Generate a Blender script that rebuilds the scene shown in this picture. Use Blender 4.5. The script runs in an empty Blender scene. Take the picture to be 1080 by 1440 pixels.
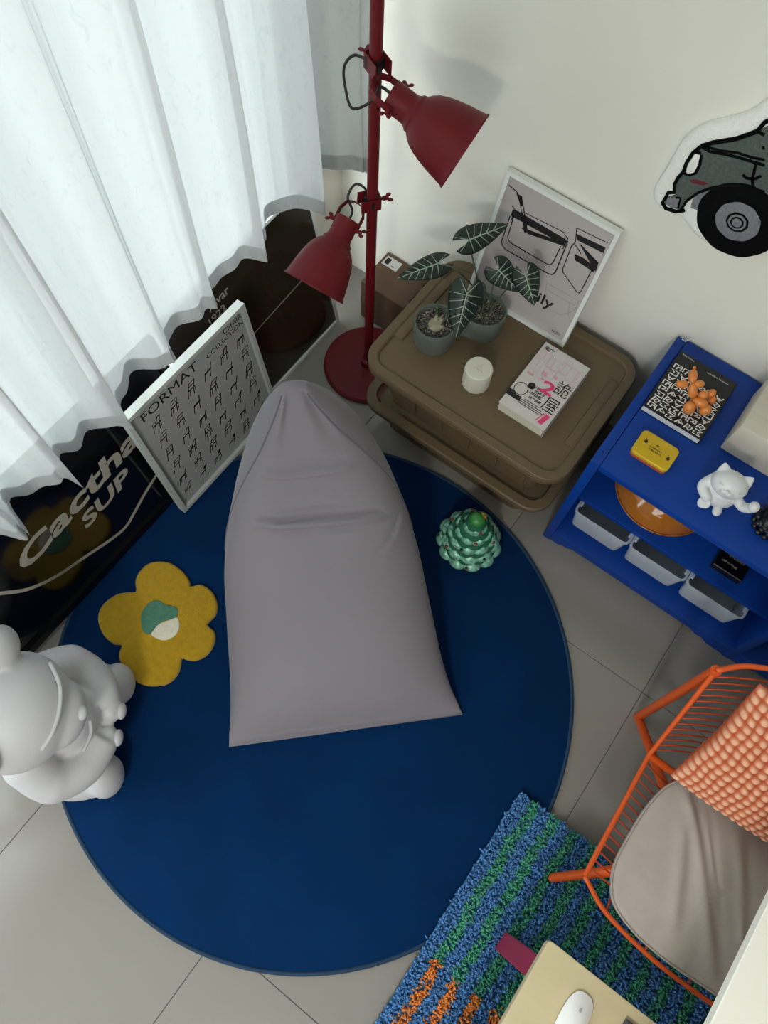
import bpy, bmesh, math, random
import numpy as np
from mathutils import Matrix, Vector, Quaternion

scene = bpy.context.scene
col = scene.collection
random.seed(7)
rng = np.random.default_rng(7)
PI = math.pi

# ------------------------------------------------------------------ camera
cam = bpy.data.cameras.new('camera')
cam.sensor_fit = 'HORIZONTAL'; cam.sensor_width = 36.0; cam.lens = 36.0
cam.clip_start = 0.05
camo = bpy.data.objects.new('camera', cam); col.objects.link(camo)
CR = ((0.8054066, 0.5918117, 0.0328501), (0.5586424, -0.7394085, -0.3757576), (-0.1980881, 0.3209891, -0.9261356))
CAM_Z = 2.28
camo.matrix_world = Matrix(((CR[0][0], -CR[1][0], -CR[2][0], 0), (CR[0][1], -CR[1][1], -CR[2][1], 0),
                            (CR[0][2], -CR[1][2], -CR[2][2], CAM_Z), (0, 0, 0, 1)))
scene.camera = camo

# ------------------------------------------------------------------ sky, daylight, exposure
world = bpy.data.worlds.new('overcast_sky'); scene.world = world; world.use_nodes = True
bg = world.node_tree.nodes['Background']
bg.inputs[0].default_value = (0.97, 0.985, 1.0, 1); bg.inputs[1].default_value = 3.9
WIN_Y0, WIN_Y1, WIN_Z0, WIN_Z1, WALL_X = -2.3, 1.36, 0.10, 2.45, -1.20
WALL_Y = 1.513
pl = bpy.data.lights.new('window_portal', 'AREA'); pl.shape = 'RECTANGLE'
pl.size = WIN_Z1 - WIN_Z0; pl.size_y = WIN_Y1 - WIN_Y0; pl.cycles.is_portal = True
plo = bpy.data.objects.new('window_portal', pl); col.objects.link(plo)
plo.location = (WALL_X - 0.16, (WIN_Y0 + WIN_Y1) / 2, (WIN_Z0 + WIN_Z1) / 2)
plo.rotation_euler = (0, -PI / 2, 0)
W2 = (0.4, 2.0, 0.85, 2.42); ROOM_Y0 = -2.5          # unseen second window, added in the wall behind the camera for fill light
pl2 = bpy.data.lights.new('window_portal', 'AREA'); pl2.shape = 'RECTANGLE'
pl2.size = W2[1] - W2[0]; pl2.size_y = W2[3] - W2[2]; pl2.cycles.is_portal = True
plo2 = bpy.data.objects.new('window_portal', pl2); col.objects.link(plo2)
plo2.location = ((W2[0] + W2[1]) / 2, ROOM_Y0 - .11, (W2[2] + W2[3]) / 2); plo2.rotation_euler = (PI / 2, 0, 0)
scene.view_settings.view_transform = 'Standard'; scene.view_settings.look = 'None'
scene.view_settings.gamma = 1.0; scene.view_settings.use_curve_mapping = False
scene.view_settings.exposure = 0.36
try:
    scene.cycles.max_bounces = 10; scene.cycles.diffuse_bounces = 5; scene.cycles.transparent_max_bounces = 12
    scene.cycles.caustics_reflective = False; scene.cycles.caustics_refractive = False
except Exception:
    pass

# ------------------------------------------------------------------ helpers: materials
def lin(c):
    if isinstance(c, str):
        c = tuple(int(c[i:i + 2], 16) / 255 for i in (0, 2, 4))
    return tuple((x / 12.92 if x <= 0.04045 else ((x + 0.055) / 1.055) ** 2.4) for x in c)

MATS = {}
def mat(name, c, rough=0.6, metal=0.0, spec=0.5, var=0.0, vscale=8.0, bump=0.0, bscale=60.0, sheen=0.0, coat=0.0, bdist=0.002, stretch=None):
    if name in MATS: return MATS[name]
    m = bpy.data.materials.new(name); m.use_nodes = True
    nt = m.node_tree; p = nt.nodes['Principled BSDF']
    rgb = lin(c)
    p.inputs['Base Color'].default_value = (*rgb, 1)
    p.inputs['Roughness'].default_value = rough; p.inputs['Metallic'].default_value = metal
    p.inputs['Specular IOR Level'].default_value = spec
    if sheen: p.inputs['Sheen Weight'].default_value = sheen
    if coat: p.inputs['Coat Weight'].default_value = coat
    if var or bump:
        tc = nt.nodes.new('ShaderNodeTexCoord'); src = tc.outputs['Object']
        if stretch:
            mp = nt.nodes.new('ShaderNodeMapping'); mp.inputs['Scale'].default_value = stretch
            nt.links.new(src, mp.inputs[0]); src = mp.outputs[0]
    if var:
        n = nt.nodes.new('ShaderNodeTexNoise'); n.inputs['Scale'].default_value = vscale; n.inputs['Detail'].default_value = 5
        r = nt.nodes.new('ShaderNodeValToRGB')
        r.color_ramp.elements[0].position = 0.3; r.color_ramp.elements[1].position = 0.7
        r.color_ramp.elements[0].color = (*[max(0, x * (1 - var)) for x in rgb], 1)
        r.color_ramp.elements[1].color = (*[min(1, x * (1 + var)) for x in rgb], 1)
        nt.links.new(src, n.inputs['Vector']); nt.links.new(n.outputs['Fac'], r.inputs[0]); nt.links.new(r.outputs[0], p.inputs['Base Color'])
    if bump:
        n = nt.nodes.new('ShaderNodeTexNoise'); n.inputs['Scale'].default_value = bscale; n.inputs['Detail'].default_value = 4
        b = nt.nodes.new('ShaderNodeBump'); b.inputs['Strength'].default_value = bump; b.inputs['Distance'].default_value = bdist
        nt.links.new(src, n.inputs['Vector']); nt.links.new(n.outputs['Fac'], b.inputs['Height']); nt.links.new(b.outputs[0], p.inputs['Normal'])
    MATS[name] = m
    return m

# ------------------------------------------------------------------ helpers: meshes
WM = {}
class MB:
    """collects vertices and faces in world coordinates, then links them as ONE mesh object"""
    def __init__(s): s.v = []; s.f = []
    def add(s, vs, fs):
        b = len(s.v); s.v += [tuple(map(float, p)) for p in vs]; s.f += [tuple(i + b for i in f) for f in fs]; return s
    def box(s, x0, x1, y0, y1, z0, z1):
        return s.add([(x, y, z) for x in (x0, x1) for y in (y0, y1) for z in (z0, z1)],
                     [(0, 1, 3, 2), (4, 6, 7, 5), (0, 4, 5, 1), (2, 3, 7, 6), (0, 2, 6, 4), (1, 5, 7, 3)])
    def rbox(s, x0, x1, y0, y1, z0, z1, r=0.003, seg=2):
        bm = bmesh.new(); bmesh.ops.create_cube(bm, size=1)
        for v in bm.verts:
            v.co = ((x0 + x1) / 2 + v.co.x * (x1 - x0), (y0 + y1) / 2 + v.co.y * (y1 - y0), (z0 + z1) / 2 + v.co.z * (z1 - z0))
        bmesh.ops.bevel(bm, geom=bm.edges[:], offset=r, segments=seg, affect='EDGES', profile=0.5)
        return s.bm(bm)
    def bm(s, bm):
        bm.verts.ensure_lookup_table(); bm.verts.index_update()
        s.add([v.co[:] for v in bm.verts], [[v.index for v in f.verts] for f in bm.faces]); bm.free(); return s
    def prism(s, poly, z0, z1, fn=None):
        n = len(poly); vs = [(x, y, z0) for x, y in poly] + [(x, y, z1) for x, y in poly]
        fs = [tuple(range(n - 1, -1, -1)), tuple(range(n, 2 * n))] + [(i, (i + 1) % n, n + (i + 1) % n, n + i) for i in range(n)]
        if fn: vs = [fn(*v) for v in vs]
        return s.add(vs, fs)
    def loft(s, rings, cap0=True, cap1=True, closed=True):
        n = len(rings[0]); vs = [p for r in rings for p in r]; fs = []
        for i in range(len(rings) - 1):
            for j in range(n if closed else n - 1):
                k = (j + 1) % n
                fs.append((i * n + j, i * n + k, (i + 1) * n + k, (i + 1) * n + j))
        if cap0: fs.append(tuple(range(n - 1, -1, -1)))
        if cap1: fs.append(tuple(range((len(rings) - 1) * n, len(rings) * n)))
        return s.add(vs, fs)
    def tube(s, path, r, seg=8, closed=False):
        P = [Vector(p) for p in path]; n = len(P); rings = []; up = None
        for i in range(n):
            if closed: t = P[(i + 1) % n] - P[i - 1]
            else: t = P[min(i + 1, n - 1)] - P[max(i - 1, 0)]
            t = t.normalized() if t.length > 1e-9 else Vector((0, 0, 1))
            if up is None:
                up = Vector((0, 0, 1)) if abs(t.z) < .9 else Vector((1, 0, 0))
            a = t.cross(up)
            if a.length < 1e-6: a = t.cross(Vector((0, 1, 0)))
            a.normalize(); b = a.cross(t).normalized(); up = b
            rr = r[i] if isinstance(r, (list, tuple)) else r
            rings.append([P[i] + (a * math.cos(2 * PI * k / seg) + b * math.sin(2 * PI * k / seg)) * rr for k in range(seg)])
        if closed:
            rings.append(rings[0]); return s.loft(rings, False, False)
        return s.loft(rings)
    def lathe(s, prof, seg=32, M=None, cap0=False, cap1=False):
        M = M or Matrix.Identity(4)
        rings = [[M @ Vector((r * math.cos(2 * PI * k / seg), r * math.sin(2 * PI * k / seg), z)) for k in range(seg)] for r, z in prof]
        return s.loft(rings, cap0, cap1)
    def ell(s, c, rad, M=None, nu=20, nv=12):
        rot = M or Matrix.Identity(3)
        rings = []
        for i in range(1, nv):
            t = PI * i / nv
            rings.append([Vector(c) + rot @ Vector((rad[0] * math.sin(t) * math.cos(2 * PI * k / nu), rad[1] * math.sin(t) * math.sin(2 * PI * k / nu), -rad[2] * math.cos(t))) for k in range(nu)])
        b = len(s.v); s.loft(rings, False, False)
        s.v.append(tuple(Vector(c) + rot @ Vector((0, 0, -rad[2])))); s.v.append(tuple(Vector(c) + rot @ Vector((0, 0, rad[2]))))
        bot, top = len(s.v) - 2, len(s.v) - 1; L = b + (nv - 2) * nu
        for k in range(nu):
            s.f.append((bot, b + (k + 1) % nu, b + k)); s.f.append((top, L + k, L + (k + 1) % nu))
        return s
    def ribbon(s, path, w, fn, closed=False, z=0.0, th=0.0):
        """flat stroke of width w along a 2-D path; fn(u, v, h) maps it to the world"""
        P = [Vector(p) for p in path]; n = len(P); L = []; Rr = []
        for i in range(n):
            a = P[i] - P[i - 1] if (i > 0 or closed) else P[1] - P[0]
            b = P[(i + 1) % n] - P[i] if (i < n - 1 or closed) else P[-1] - P[-2]
            t = (a.normalized() + b.normalized())
            t = t.normalized() if t.length > 1e-6 else b.normalized()
            nn = Vector((-t.y, t.x)); L.append(P[i] + nn * w / 2); Rr.append(P[i] - nn * w / 2)
        m = n if closed else n - 1
        if th <= 0:
            s.add([fn(p.x, p.y, z) for p in L] + [fn(p.x, p.y, z) for p in Rr], [(i, n + i, n + (i + 1) % n, (i + 1) % n) for i in range(m)])
        else:
            rings = [[fn(L[i].x, L[i].y, z), fn(Rr[i].x, Rr[i].y, z), fn(Rr[i].x, Rr[i].y, z + th), fn(L[i].x, L[i].y, z + th)] for i in range(n)]
            s.loft(rings + ([rings[0]] if closed else []), not closed, not closed)
        return s
    def poly(s, pts, fn, z=0.0):
        return s.add([fn(x, y, z) for x, y in pts], [tuple(range(len(pts)))])
    def xf(s, M, start=0):
        for i in range(start, len(s.v)): s.v[i] = tuple(M @ Vector(s.v[i]))
        return s
    def build(s, name, m, parent=None, smooth=False, angle=None, recalc=True):
        me = bpy.data.meshes.new(name)
        vs = np.array(s.v); lo, hi = vs.min(0), vs.max(0); c = Vector(((lo[0] + hi[0]) / 2, (lo[1] + hi[1]) / 2, lo[2]))
        me.from_pydata([tuple(p - np.array(c)) for p in vs], [], s.f)
        return finish(name, me, m, parent, smooth, angle, c, recalc)

def finish(name, me, m, parent, smooth, angle, c, recalc=True):
    if recalc:
        bm = bmesh.new(); bm.from_mesh(me); bmesh.ops.recalc_face_normals(bm, faces=bm.faces[:])
        bm.to_mesh(me); bm.free()
    if m: me.materials.append(m)
    if smooth:
        me.polygons.foreach_set('use_smooth', [True] * len(me.polygons))
        if angle is not None:
            try: me.set_sharp_from_angle(angle=math.radians(angle))
            except Exception: pass
    me.update()
    o = bpy.data.objects.new(name, me); col.objects.link(o)
    place(o, c, parent)
    return o

def place(o, c, parent):
    M = Matrix.Translation(Vector(c)); WM[o] = M
    if parent is not None:
        o.parent = parent; o.matrix_parent_inverse = WM[parent].inverted()
    o.matrix_basis = M
    return o

def share(o, delta, parent, name=None):
    """another object with the same mesh, moved by delta"""
    c = o.copy(); col.objects.link(c)
    place(c, WM[o].translation + Vector(delta), parent); return c

def tag(o, label=None, cat=None, group=None, kind=None):
    if label: o['label'] = label
    if cat: o['category'] = cat
    if group: o['group'] = group
    if kind: o['kind'] = kind
    return o

def thing(name, loc, label, cat, group=None):
    o = bpy.data.objects.new(name, None); o.empty_display_size = 0.05; col.objects.link(o)
    o.location = loc; WM[o] = Matrix.Translation(Vector(loc))
    return tag(o, label, cat, group)

def struct(o): o['kind'] = 'structure'; return o

def frame_fn(O, u, v):
    O, u, v = Vector(O), Vector(u), Vector(v); n = u.cross(v).normalized()
    return lambda a, b, h=0.0: O + u * a + v * b + n * h

_dg = bpy.context.evaluated_depsgraph_get
def text2d(txt, size, bold=0.0, spacing=1.0, shear=0.0):
    cu = bpy.data.curves.new('lettering', 'FONT'); cu.body = txt; cu.size = size; cu.offset = bold; cu.space_character = spacing; cu.shear = shear
    cu.resolution_u = 3
    ob = bpy.data.objects.new('lettering', cu); col.objects.link(ob)
    bpy.context.view_layer.update()
    me = bpy.data.meshes.new_from_object(ob.evaluated_get(_dg()))
    vs = [tuple(v.co) for v in me.vertices]; fs = [tuple(p.vertices) for p in me.polygons]
    bpy.data.objects.remove(ob); bpy.data.curves.remove(cu); bpy.data.meshes.remove(me)
    return vs, fs
def put_text(mb, txt, size, at, fn, h=0.0006, bold=0.0, rot=0.0, fit=None, fith=None, spacing=1.0, shear=0.0):
    vs, fs = text2d(txt, size, bold, spacing, shear)
    if not vs: return mb
    x0, x1 = min(v[0] for v in vs), max(v[0] for v in vs); y0, y1 = min(v[1] for v in vs), max(v[1] for v in vs)
    sx = fit / (x1 - x0) if fit else 1.0; sy = fith / (y1 - y0) if fith else (sx if fit else 1.0)
    c, s_ = math.cos(rot), math.sin(rot)
    out = []
    for v in vs:
        a, b = (v[0] - x0) * sx, (v[1] - y0) * sy
        out.append(fn(at[0] + a * c - b * s_, at[1] + a * s_ + b * c, h))
    return mb.add(out, fs)

def blob(name, mb, voxel, m, parent=None, smooth=8, flat_z=None):
    """one continuous skin grown over overlapping volumes"""
    me = bpy.data.meshes.new(name); me.from_pydata(mb.v, [], mb.f)
    bm = bmesh.new(); bm.from_mesh(me); bmesh.ops.recalc_face_normals(bm, faces=bm.faces[:]); bm.to_mesh(me); bm.free()
    ob = bpy.data.objects.new(name, me); col.objects.link(ob)
    r = ob.modifiers.new('r', 'REMESH'); r.mode = 'VOXEL'; r.voxel_size = voxel
    s = ob.modifiers.new('s', 'SMOOTH'); s.iterations = smooth; s.factor = 0.5
    bpy.context.view_layer.update()
    out = bpy.data.meshes.new_from_object(ob.evaluated_get(_dg()))
    bpy.data.objects.remove(ob); bpy.data.meshes.remove(me)
    n = len(out.vertices); a = np.empty(n * 3); out.vertices.foreach_get('co', a); a = a.reshape(-1, 3)
    if flat_z is not None: a[:, 2] = np.maximum(a[:, 2], flat_z)
    lo, hi = a.min(0), a.max(0); c = Vector(((lo[0] + hi[0]) / 2, (lo[1] + hi[1]) / 2, lo[2]))
    out.vertices.foreach_set('co', (a - np.array(c)).ravel()); out.name = name
    return finish(name, out, m, parent, True, None, c, False)

def rrect(x0, x1, y0, y1, r, n=6):
    pts = []
    for cx, cy, a0 in ((x1 - r, y1 - r, 0), (x0 + r, y1 - r, 90), (x0 + r, y0 + r, 180), (x1 - r, y0 + r, 270)):
        for k in range(n + 1):
            a = math.radians(a0 + 90 * k / n); pts.append((cx + r * math.cos(a), cy + r * math.sin(a)))
    return pts
def smooth_closed(P, n=4):
    out = []; m = len(P)
    for i in range(m):
        p0, p1, p2, p3 = (np.array(P[(i + k - 1) % m]) for k in range(4))
        for j in range(n):
            t = j / n
            out.append(tuple(.5 * ((2 * p1) + (-p0 + p2) * t + (2 * p0 - 5 * p1 + 4 * p2 - p3) * t * t + (-p0 + 3 * p1 - 3 * p2 + p3) * t ** 3)))
    return out
def smooth_open(P, n=6):
    P = [np.array(p, float) for p in P]; Q = [2 * P[0] - P[1]] + P + [2 * P[-1] - P[-2]]; out = []
    for i in range(1, len(Q) - 2):
        p0, p1, p2, p3 = Q[i - 1:i + 3]
        for j in range(n):
            t = j / n
            out.append(tuple(.5 * ((2 * p1) + (-p0 + p2) * t + (2 * p0 - 5 * p1 + 4 * p2 - p3) * t * t + (-p0 + 3 * p1 - 3 * p2 + p3) * t ** 3)))
    out.append(tuple(P[-1])); return out
def inset(P, d):
    """shrink a closed polygon by d (simple offset)"""
    n = len(P); out = []
    area = sum(P[i][0] * P[(i + 1) % n][1] - P[(i + 1) % n][0] * P[i][1] for i in range(n))
    sg = 1 if area > 0 else -1
    for i in range(n):
        a = Vector(P[i - 1]); b = Vector(P[i]); c = Vector(P[(i + 1) % n])
        e = ((b - a).normalized() + (c - b).normalized())
        e = e.normalized() if e.length > 1e-6 else (c - b).normalized()
        nn = Vector((-e.y, e.x)) * sg
        out.append(tuple(b + nn * d))
    return out
def pad(mb, P, z0, z1, r, fn=None, steps=4):
    """a soft-edged flat pad with outline P"""
    fn = fn or (lambda x, y, z: (x, y, z))
    rings = [[fn(x, y, z0) for x, y in P]]
    for k in range(steps + 1):
        a = PI / 2 * k / steps
        Q = inset(P, r * (1 - math.cos(a)))
        rings.append([fn(x, y, z1 - r + r * math.sin(a)) for x, y in Q])
    return mb.loft(rings)

# ---- measured outlines (metres) on their own planes
CHAIR_LINES = [(0.0022, [(-0.1579, 0.3572), (-0.1311, 0.352), (-0.0996, 0.3235), (-0.0657, 0.2683)]), (0.0022, [(-0.1299, 0.3488), (-0.112, 0.3287), (-0.0713, 0.2608)]), (0.0017, [(-0.0944, 0.3101), (0.0344, 0.3178)]), (0.0026, [(-0.1255, 0.2804), (-0.1243, 0.1996), (-0.1179, 0.1878), (-0.1048, 0.1821), (0.036, 0.1849), (0.0473, 0.1888), (0.0527, 0.2013), (0.0495, 0.3017)]), (0.0024, [(-0.1154, 0.2819), (-0.1119, 0.2222), (-0.1075, 0.2138), (-0.097, 0.209), (0.0217, 0.2092), (0.031, 0.2126), (0.0355, 0.2221), (0.0372, 0.2776)]), (0.0016, [(0.056, 0.3466), (0.1462, 0.3524)]), (0.002, [(0.056, 0.3466), (0.0693, 0.3092)]), (0.0022, [(0.0678, 0.3062), (0.0637, 0.2954), (0.0674, 0.2217), (0.0723, 0.2121), (0.1295, 0.181), (0.1367, 0.181), (0.1399, 0.1891), (0.1405, 0.2712)]), (0.0022, [(-0.1303, 0.3106), (-0.1195, 0.3043), (-0.1181, 0.272)]), (0.0022, [(0.0325, 0.3126), (0.0466, 0.3083), (0.0451, 0.2737)]), (0.002, [(0.0686, 0.3046), (0.0965, 0.2874)]), (0.002, [(0.0861, 0.3107), (0.1453, 0.2871)]), (0.003, [(-0.0822, 0.2672), (-0.0643, 0.2648)]), (0.0022, [(0.0819, 0.2743), (0.0912, 0.2627), (0.1223, 0.2665), (0.1452, 0.2698)])]
CHAIR_POLYS = [[(-0.1248, 0.3014), (-0.1154, 0.3046), (0.0408, 0.3029), (0.0493, 0.2974), (0.044, 0.2858), (-0.1154, 0.2819), (-0.1244, 0.2831)], [(-0.067, 0.2718), (0.0378, 0.2906), (0.0455, 0.2825), (-0.0623, 0.2596)], [(-0.1276, 0.3481), (-0.1131, 0.348), (-0.0985, 0.3241), (-0.1071, 0.3214)], [(0.0625, 0.332), (0.1469, 0.3385), (0.1498, 0.3216), (0.0693, 0.3166)], [(0.0767, 0.3135), (0.1483, 0.2911), (0.1523, 0.2633), (0.1327, 0.275)], [(0.0797, 0.2794), (0.1075, 0.2812), (0.1453, 0.2741), (0.1484, 0.2586), (0.1246, 0.2614), (0.0912, 0.2627)], [(-0.0985, 0.3099), (-0.071, 0.2821), (-0.0654, 0.2621), (-0.0724, 0.2581)]]
GHOST_LINES = [[(0.0435, 0.1563), (0.1458, 0.1587), (0.1491, 0.132), (0.1373, 0.1095), (0.116, 0.0877), (0.0818, 0.0846), (0.0477, 0.1353), (0.0435, 0.1563)], [(0.0511, 0.1376), (0.1416, 0.1392)], [(0.125, 0.1378), (0.1381, 0.0976)]]
ILY = [(0.0353, 0.0836), (0.0835, 0.0858)]
NIZO = [(0.1143, 0.0225), (0.1395, 0.0218)]
CAR_BASE = [(-0.1401, 0.2352), (-0.1498, 0.2157), (-0.1583, 0.1977), (-0.1763, 0.177), (-0.1977, 0.1557), (-0.2246, 0.1325), (-0.2429, 0.1062), (-0.2557, 0.0779), (-0.2599, 0.041), (-0.2618, 0.0039), (-0.2664, -0.0433), (-0.267, -0.0721), (-0.2586, -0.0887), (-0.2388, -0.1021), (-0.2077, -0.1007), (-0.1843, -0.0966), (-0.1644, -0.1062), (-0.1392, -0.1201), (-0.1081, -0.1262), (-0.0738, -0.1261), (-0.0382, -0.1168), (-0.0093, -0.102), (0.028, -0.0714)]
CAR_BODY = [(-0.2111, 0.0953), (-0.1923, 0.117), (-0.1557, 0.1472), (-0.1264, 0.1818), (-0.1179, 0.1947), (-0.0508, 0.0724), (-0.1168, 0.0497), (-0.1501, 0.0245), (-0.1716, -0.004), (-0.1855, -0.0389), (-0.1861, -0.0681), (-0.2085, -0.077), (-0.2288, -0.0735), (-0.2288, -0.0554), (-0.2155, -0.04), (-0.2244, -0.0211), (-0.2275, -0.0024), (-0.224, 0.0328)]
CAR_LINES = [(0.005, [(-0.2119, 0.097), (-0.1945, 0.1158), (-0.1557, 0.1472), (-0.1359, 0.1704), (-0.1266, 0.1822), (-0.1231, 0.2042)]), (0.0035, [(-0.1266, 0.1822), (-0.1108, 0.1819)]), (0.0035, [(-0.2089, 0.0966), (-0.1906, 0.0963), (-0.1573, 0.1077), (-0.1331, 0.114), (-0.1039, 0.1203), (-0.0798, 0.1253)]), (0.0028, [(-0.209, 0.0996), (-0.1743, 0.1086), (-0.14, 0.1221), (-0.113, 0.1271), (-0.0854, 0.1356)]), (0.0045, [(-0.2134, 0.0941), (-0.2217, 0.0724), (-0.224, 0.0458), (-0.2216, 0.0244), (-0.2263, 0.0017), (-0.2263, -0.0153), (-0.2191, -0.0352), (-0.2311, -0.0427), (-0.2312, -0.0605), (-0.2331, -0.0744), (-0.2196, -0.0841), (-0.1954, -0.0785), (-0.1801, -0.0642)]), (0.0035, [(-0.1879, -0.0711), (-0.1855, -0.0389), (-0.1712, -0.0048), (-0.1495, 0.0232), (-0.1162, 0.0485), (-0.0824, 0.0643), (-0.0508, 0.0724)]), (0.003, [(-0.2106, -0.044), (-0.2005, -0.0394), (-0.1946, -0.0663)]), (0.004, [(-0.2037, 0.0796), (-0.1966, 0.0585), (-0.1963, 0.0362), (-0.2054, 0.0242), (-0.2175, 0.0219)]), (0.004, [(-0.2167, 0.0799), (-0.2049, 0.082)]), (0.0035, [(-0.0963, 0.1187), (-0.09, 0.0994), (-0.0868, 0.0856), (-0.0744, 0.0676)]), (0.0035, [(-0.108, 0.084), (-0.0968, 0.0812), (-0.0816, 0.0888), (-0.0745, 0.1008)]), (0.004, [(-0.1017, 0.1556), (-0.0983, 0.159)])]
CAR_LIGHT = [(-0.2172, 0.075), (-0.2062, 0.0819), (-0.2019, 0.0775), (-0.1977, 0.0515), (-0.1987, 0.0321), (-0.2137, 0.0232), (-0.217, 0.0272), (-0.2205, 0.0446)]
CAR_RED = [(-0.2014, 0.0123), (-0.1868, 0.0221), (-0.1601, 0.0273), (-0.1693, 0.016), (-0.1937, 0.0086)]
CAR_BUMPER = [(-0.2275, -0.0546), (-0.2023, -0.0388), (-0.1965, -0.0656), (-0.2089, -0.0761), (-0.2276, -0.0727)]
CAR_WHEEL = [(-0.0708, -0.0292), (-0.1603, -0.0808), (-0.0153, -0.0906), (-0.1218, -0.0555), (-0.0475, -0.0689), (-0.0993, -0.0462), (-0.0885, -0.0409)]
BLACK_CURVE = [(-0.1105, 0.2857), (-0.0598, 0.2121), (0.013, 0.1596), (0.104, 0.1247), (0.2001, 0.0879), (0.2506, 0.0801), (0.2978, 0.0978), (0.3594, 0.1248), (0.4243, 0.1466)]
FLOWER_OUT = [(-0.9278, 0.1233), (-0.9493, 0.1433), (-0.9615, 0.1706), (-0.9594, 0.209), (-0.9365, 0.2368), (-0.9035, 0.2536), (-0.8564, 0.2548), (-0.8209, 0.2448), (-0.8067, 0.2347), (-0.7887, 0.256), (-0.7569, 0.2617), (-0.7264, 0.2537), (-0.702, 0.2363), (-0.689, 0.2107), (-0.6893, 0.1755), (-0.6606, 0.1721), (-0.6419, 0.1565), (-0.6316, 0.1301), (-0.6316, 0.101), (-0.6472, 0.0726), (-0.6668, 0.0604), (-0.6816, 0.0542), (-0.6692, 0.0347), (-0.6604, 0.0081), (-0.6663, -0.0245), (-0.6889, -0.0497), (-0.718, -0.0676), (-0.7525, -0.0745), (-0.7919, -0.0708), (-0.8237, -0.0565), (-0.8398, -0.0396), (-0.8492, -0.0215), (-0.8697, -0.0329), (-0.9075, -0.0319), (-0.942, -0.0183), (-0.964, 0.0), (-0.9754, 0.0216), (-0.9768, 0.0509), (-0.9661, 0.0844), (-0.9453, 0.1077)]
FL_GREEN = [(-0.8018, 0.0538), (-0.8227, 0.0455), (-0.8555, 0.0706), (-0.8692, 0.0954), (-0.8671, 0.1273), (-0.8505, 0.1438), (-0.8303, 0.1447), (-0.8119, 0.1534), (-0.7909, 0.159), (-0.7785, 0.1482), (-0.775, 0.1357), (-0.7865, 0.1196), (-0.798, 0.1036), (-0.8019, 0.0908), (-0.8031, 0.075)]
FL_CREAM = [(-0.7989, 0.0535), (-0.8031, 0.075), (-0.8019, 0.0908), (-0.7944, 0.1053), (-0.7834, 0.122), (-0.7735, 0.1369), (-0.7565, 0.1296), (-0.7459, 0.1178), (-0.7403, 0.0973), (-0.7465, 0.0755), (-0.7592, 0.0611), (-0.7785, 0.054)]

# ------------------------------------------------------------------ the room
M_wall = mat('wall_paint', 'ECEAE1', 0.85, var=0.02, vscale=3, bump=0.05, bscale=40)
M_white = mat('white_frame', 'E4E8E6', 0.45)
RX1, RY0, RZ1 = 2.3, ROOM_Y0, 2.68
struct(MB().box(WALL_X - .15, RX1 + .1, WALL_Y, WALL_Y + .1, -.05, RZ1).build('wall_back', M_wall))
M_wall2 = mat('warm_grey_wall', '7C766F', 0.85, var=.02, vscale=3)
struct(MB().box(RX1, RX1 + .1, RY0, WALL_Y, -.05, RZ1).build('wall_right', M_wall2))
w = MB(); w.box(WALL_X - .15, W2[0], RY0 - .1, RY0, -.05, RZ1); w.box(W2[1], RX1 + .1, RY0 - .1, RY0, -.05, RZ1)
w.box(W2[0], W2[1], RY0 - .1, RY0, -.05, W2[2]); w.box(W2[0], W2[1], RY0 - .1, RY0, W2[3], RZ1)
struct(w.build('wall_front', M_wall2))
struct(MB().box(WALL_X - .15, RX1 + .1, RY0 - .1, WALL_Y + .1, RZ1, RZ1 + .1).build('ceiling', M_wall))
w = MB()
w.box(WALL_X - .15, WALL_X, RY0, WIN_Y0, -.05, RZ1); w.box(WALL_X - .15, WALL_X, WIN_Y1, WALL_Y, -.05, RZ1)
w.box(WALL_X - .15, WALL_X, WIN_Y0, WIN_Y1, -.05, WIN_Z0); w.box(WALL_X - .15, WALL_X, WIN_Y0, WIN_Y1, WIN_Z1, RZ1)
struct(w.build('wall_left', M_wall))
# window: frame, mullions, panes
M_glass = bpy.data.materials.new('window_glass'); M_glass.use_nodes = True
nt = M_glass.node_tree; nt.nodes.remove(nt.nodes['Principled BSDF'])
tr = nt.nodes.new('ShaderNodeBsdfTransparent'); gl = nt.nodes.new('ShaderNodeBsdfGlossy'); gl.inputs['Roughness'].default_value = .02
mx = nt.nodes.new('ShaderNodeMixShader'); mx.inputs[0].default_value = .06
tr.inputs[0].default_value = (.93, .97, .96, 1)
nt.links.new(tr.outputs[0], mx.inputs[1]); nt.links.new(gl.outputs[0], mx.inputs[2]); nt.links.new(mx.outputs[0], nt.nodes['Material Output'].inputs[0])
w = MB(); xa, xb = WALL_X - .11, WALL_X - .05
w.box(xa, xb, WIN_Y0, WIN_Y1, WIN_Z0, WIN_Z0 + .05); w.box(xa, xb, WIN_Y0, WIN_Y1, WIN_Z1 - .05, WIN_Z1)
w.box(xa, xb, WIN_Y0, WIN_Y0 + .05, WIN_Z0 + .05, WIN_Z1 - .05); w.box(xa, xb, WIN_Y1 - .05, WIN_Y1, WIN_Z0 + .05, WIN_Z1 - .05)
wf = struct(w.build('window_1', M_white))
n = 4; step = (WIN_Y1 - WIN_Y0 - .05) / n
for i in range(n):
    a = WIN_Y0 + .025 + i * step
    if i: MB().box(xa, xb, a - .025, a + .025, WIN_Z0 + .05, WIN_Z1 - .05).build('mullion', M_white, wf)
    MB().box(xa + .025, xa + .031, a + .025, a + step - .025, WIN_Z0 + .05, WIN_Z1 - .05).build('pane', M_glass, wf)

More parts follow.
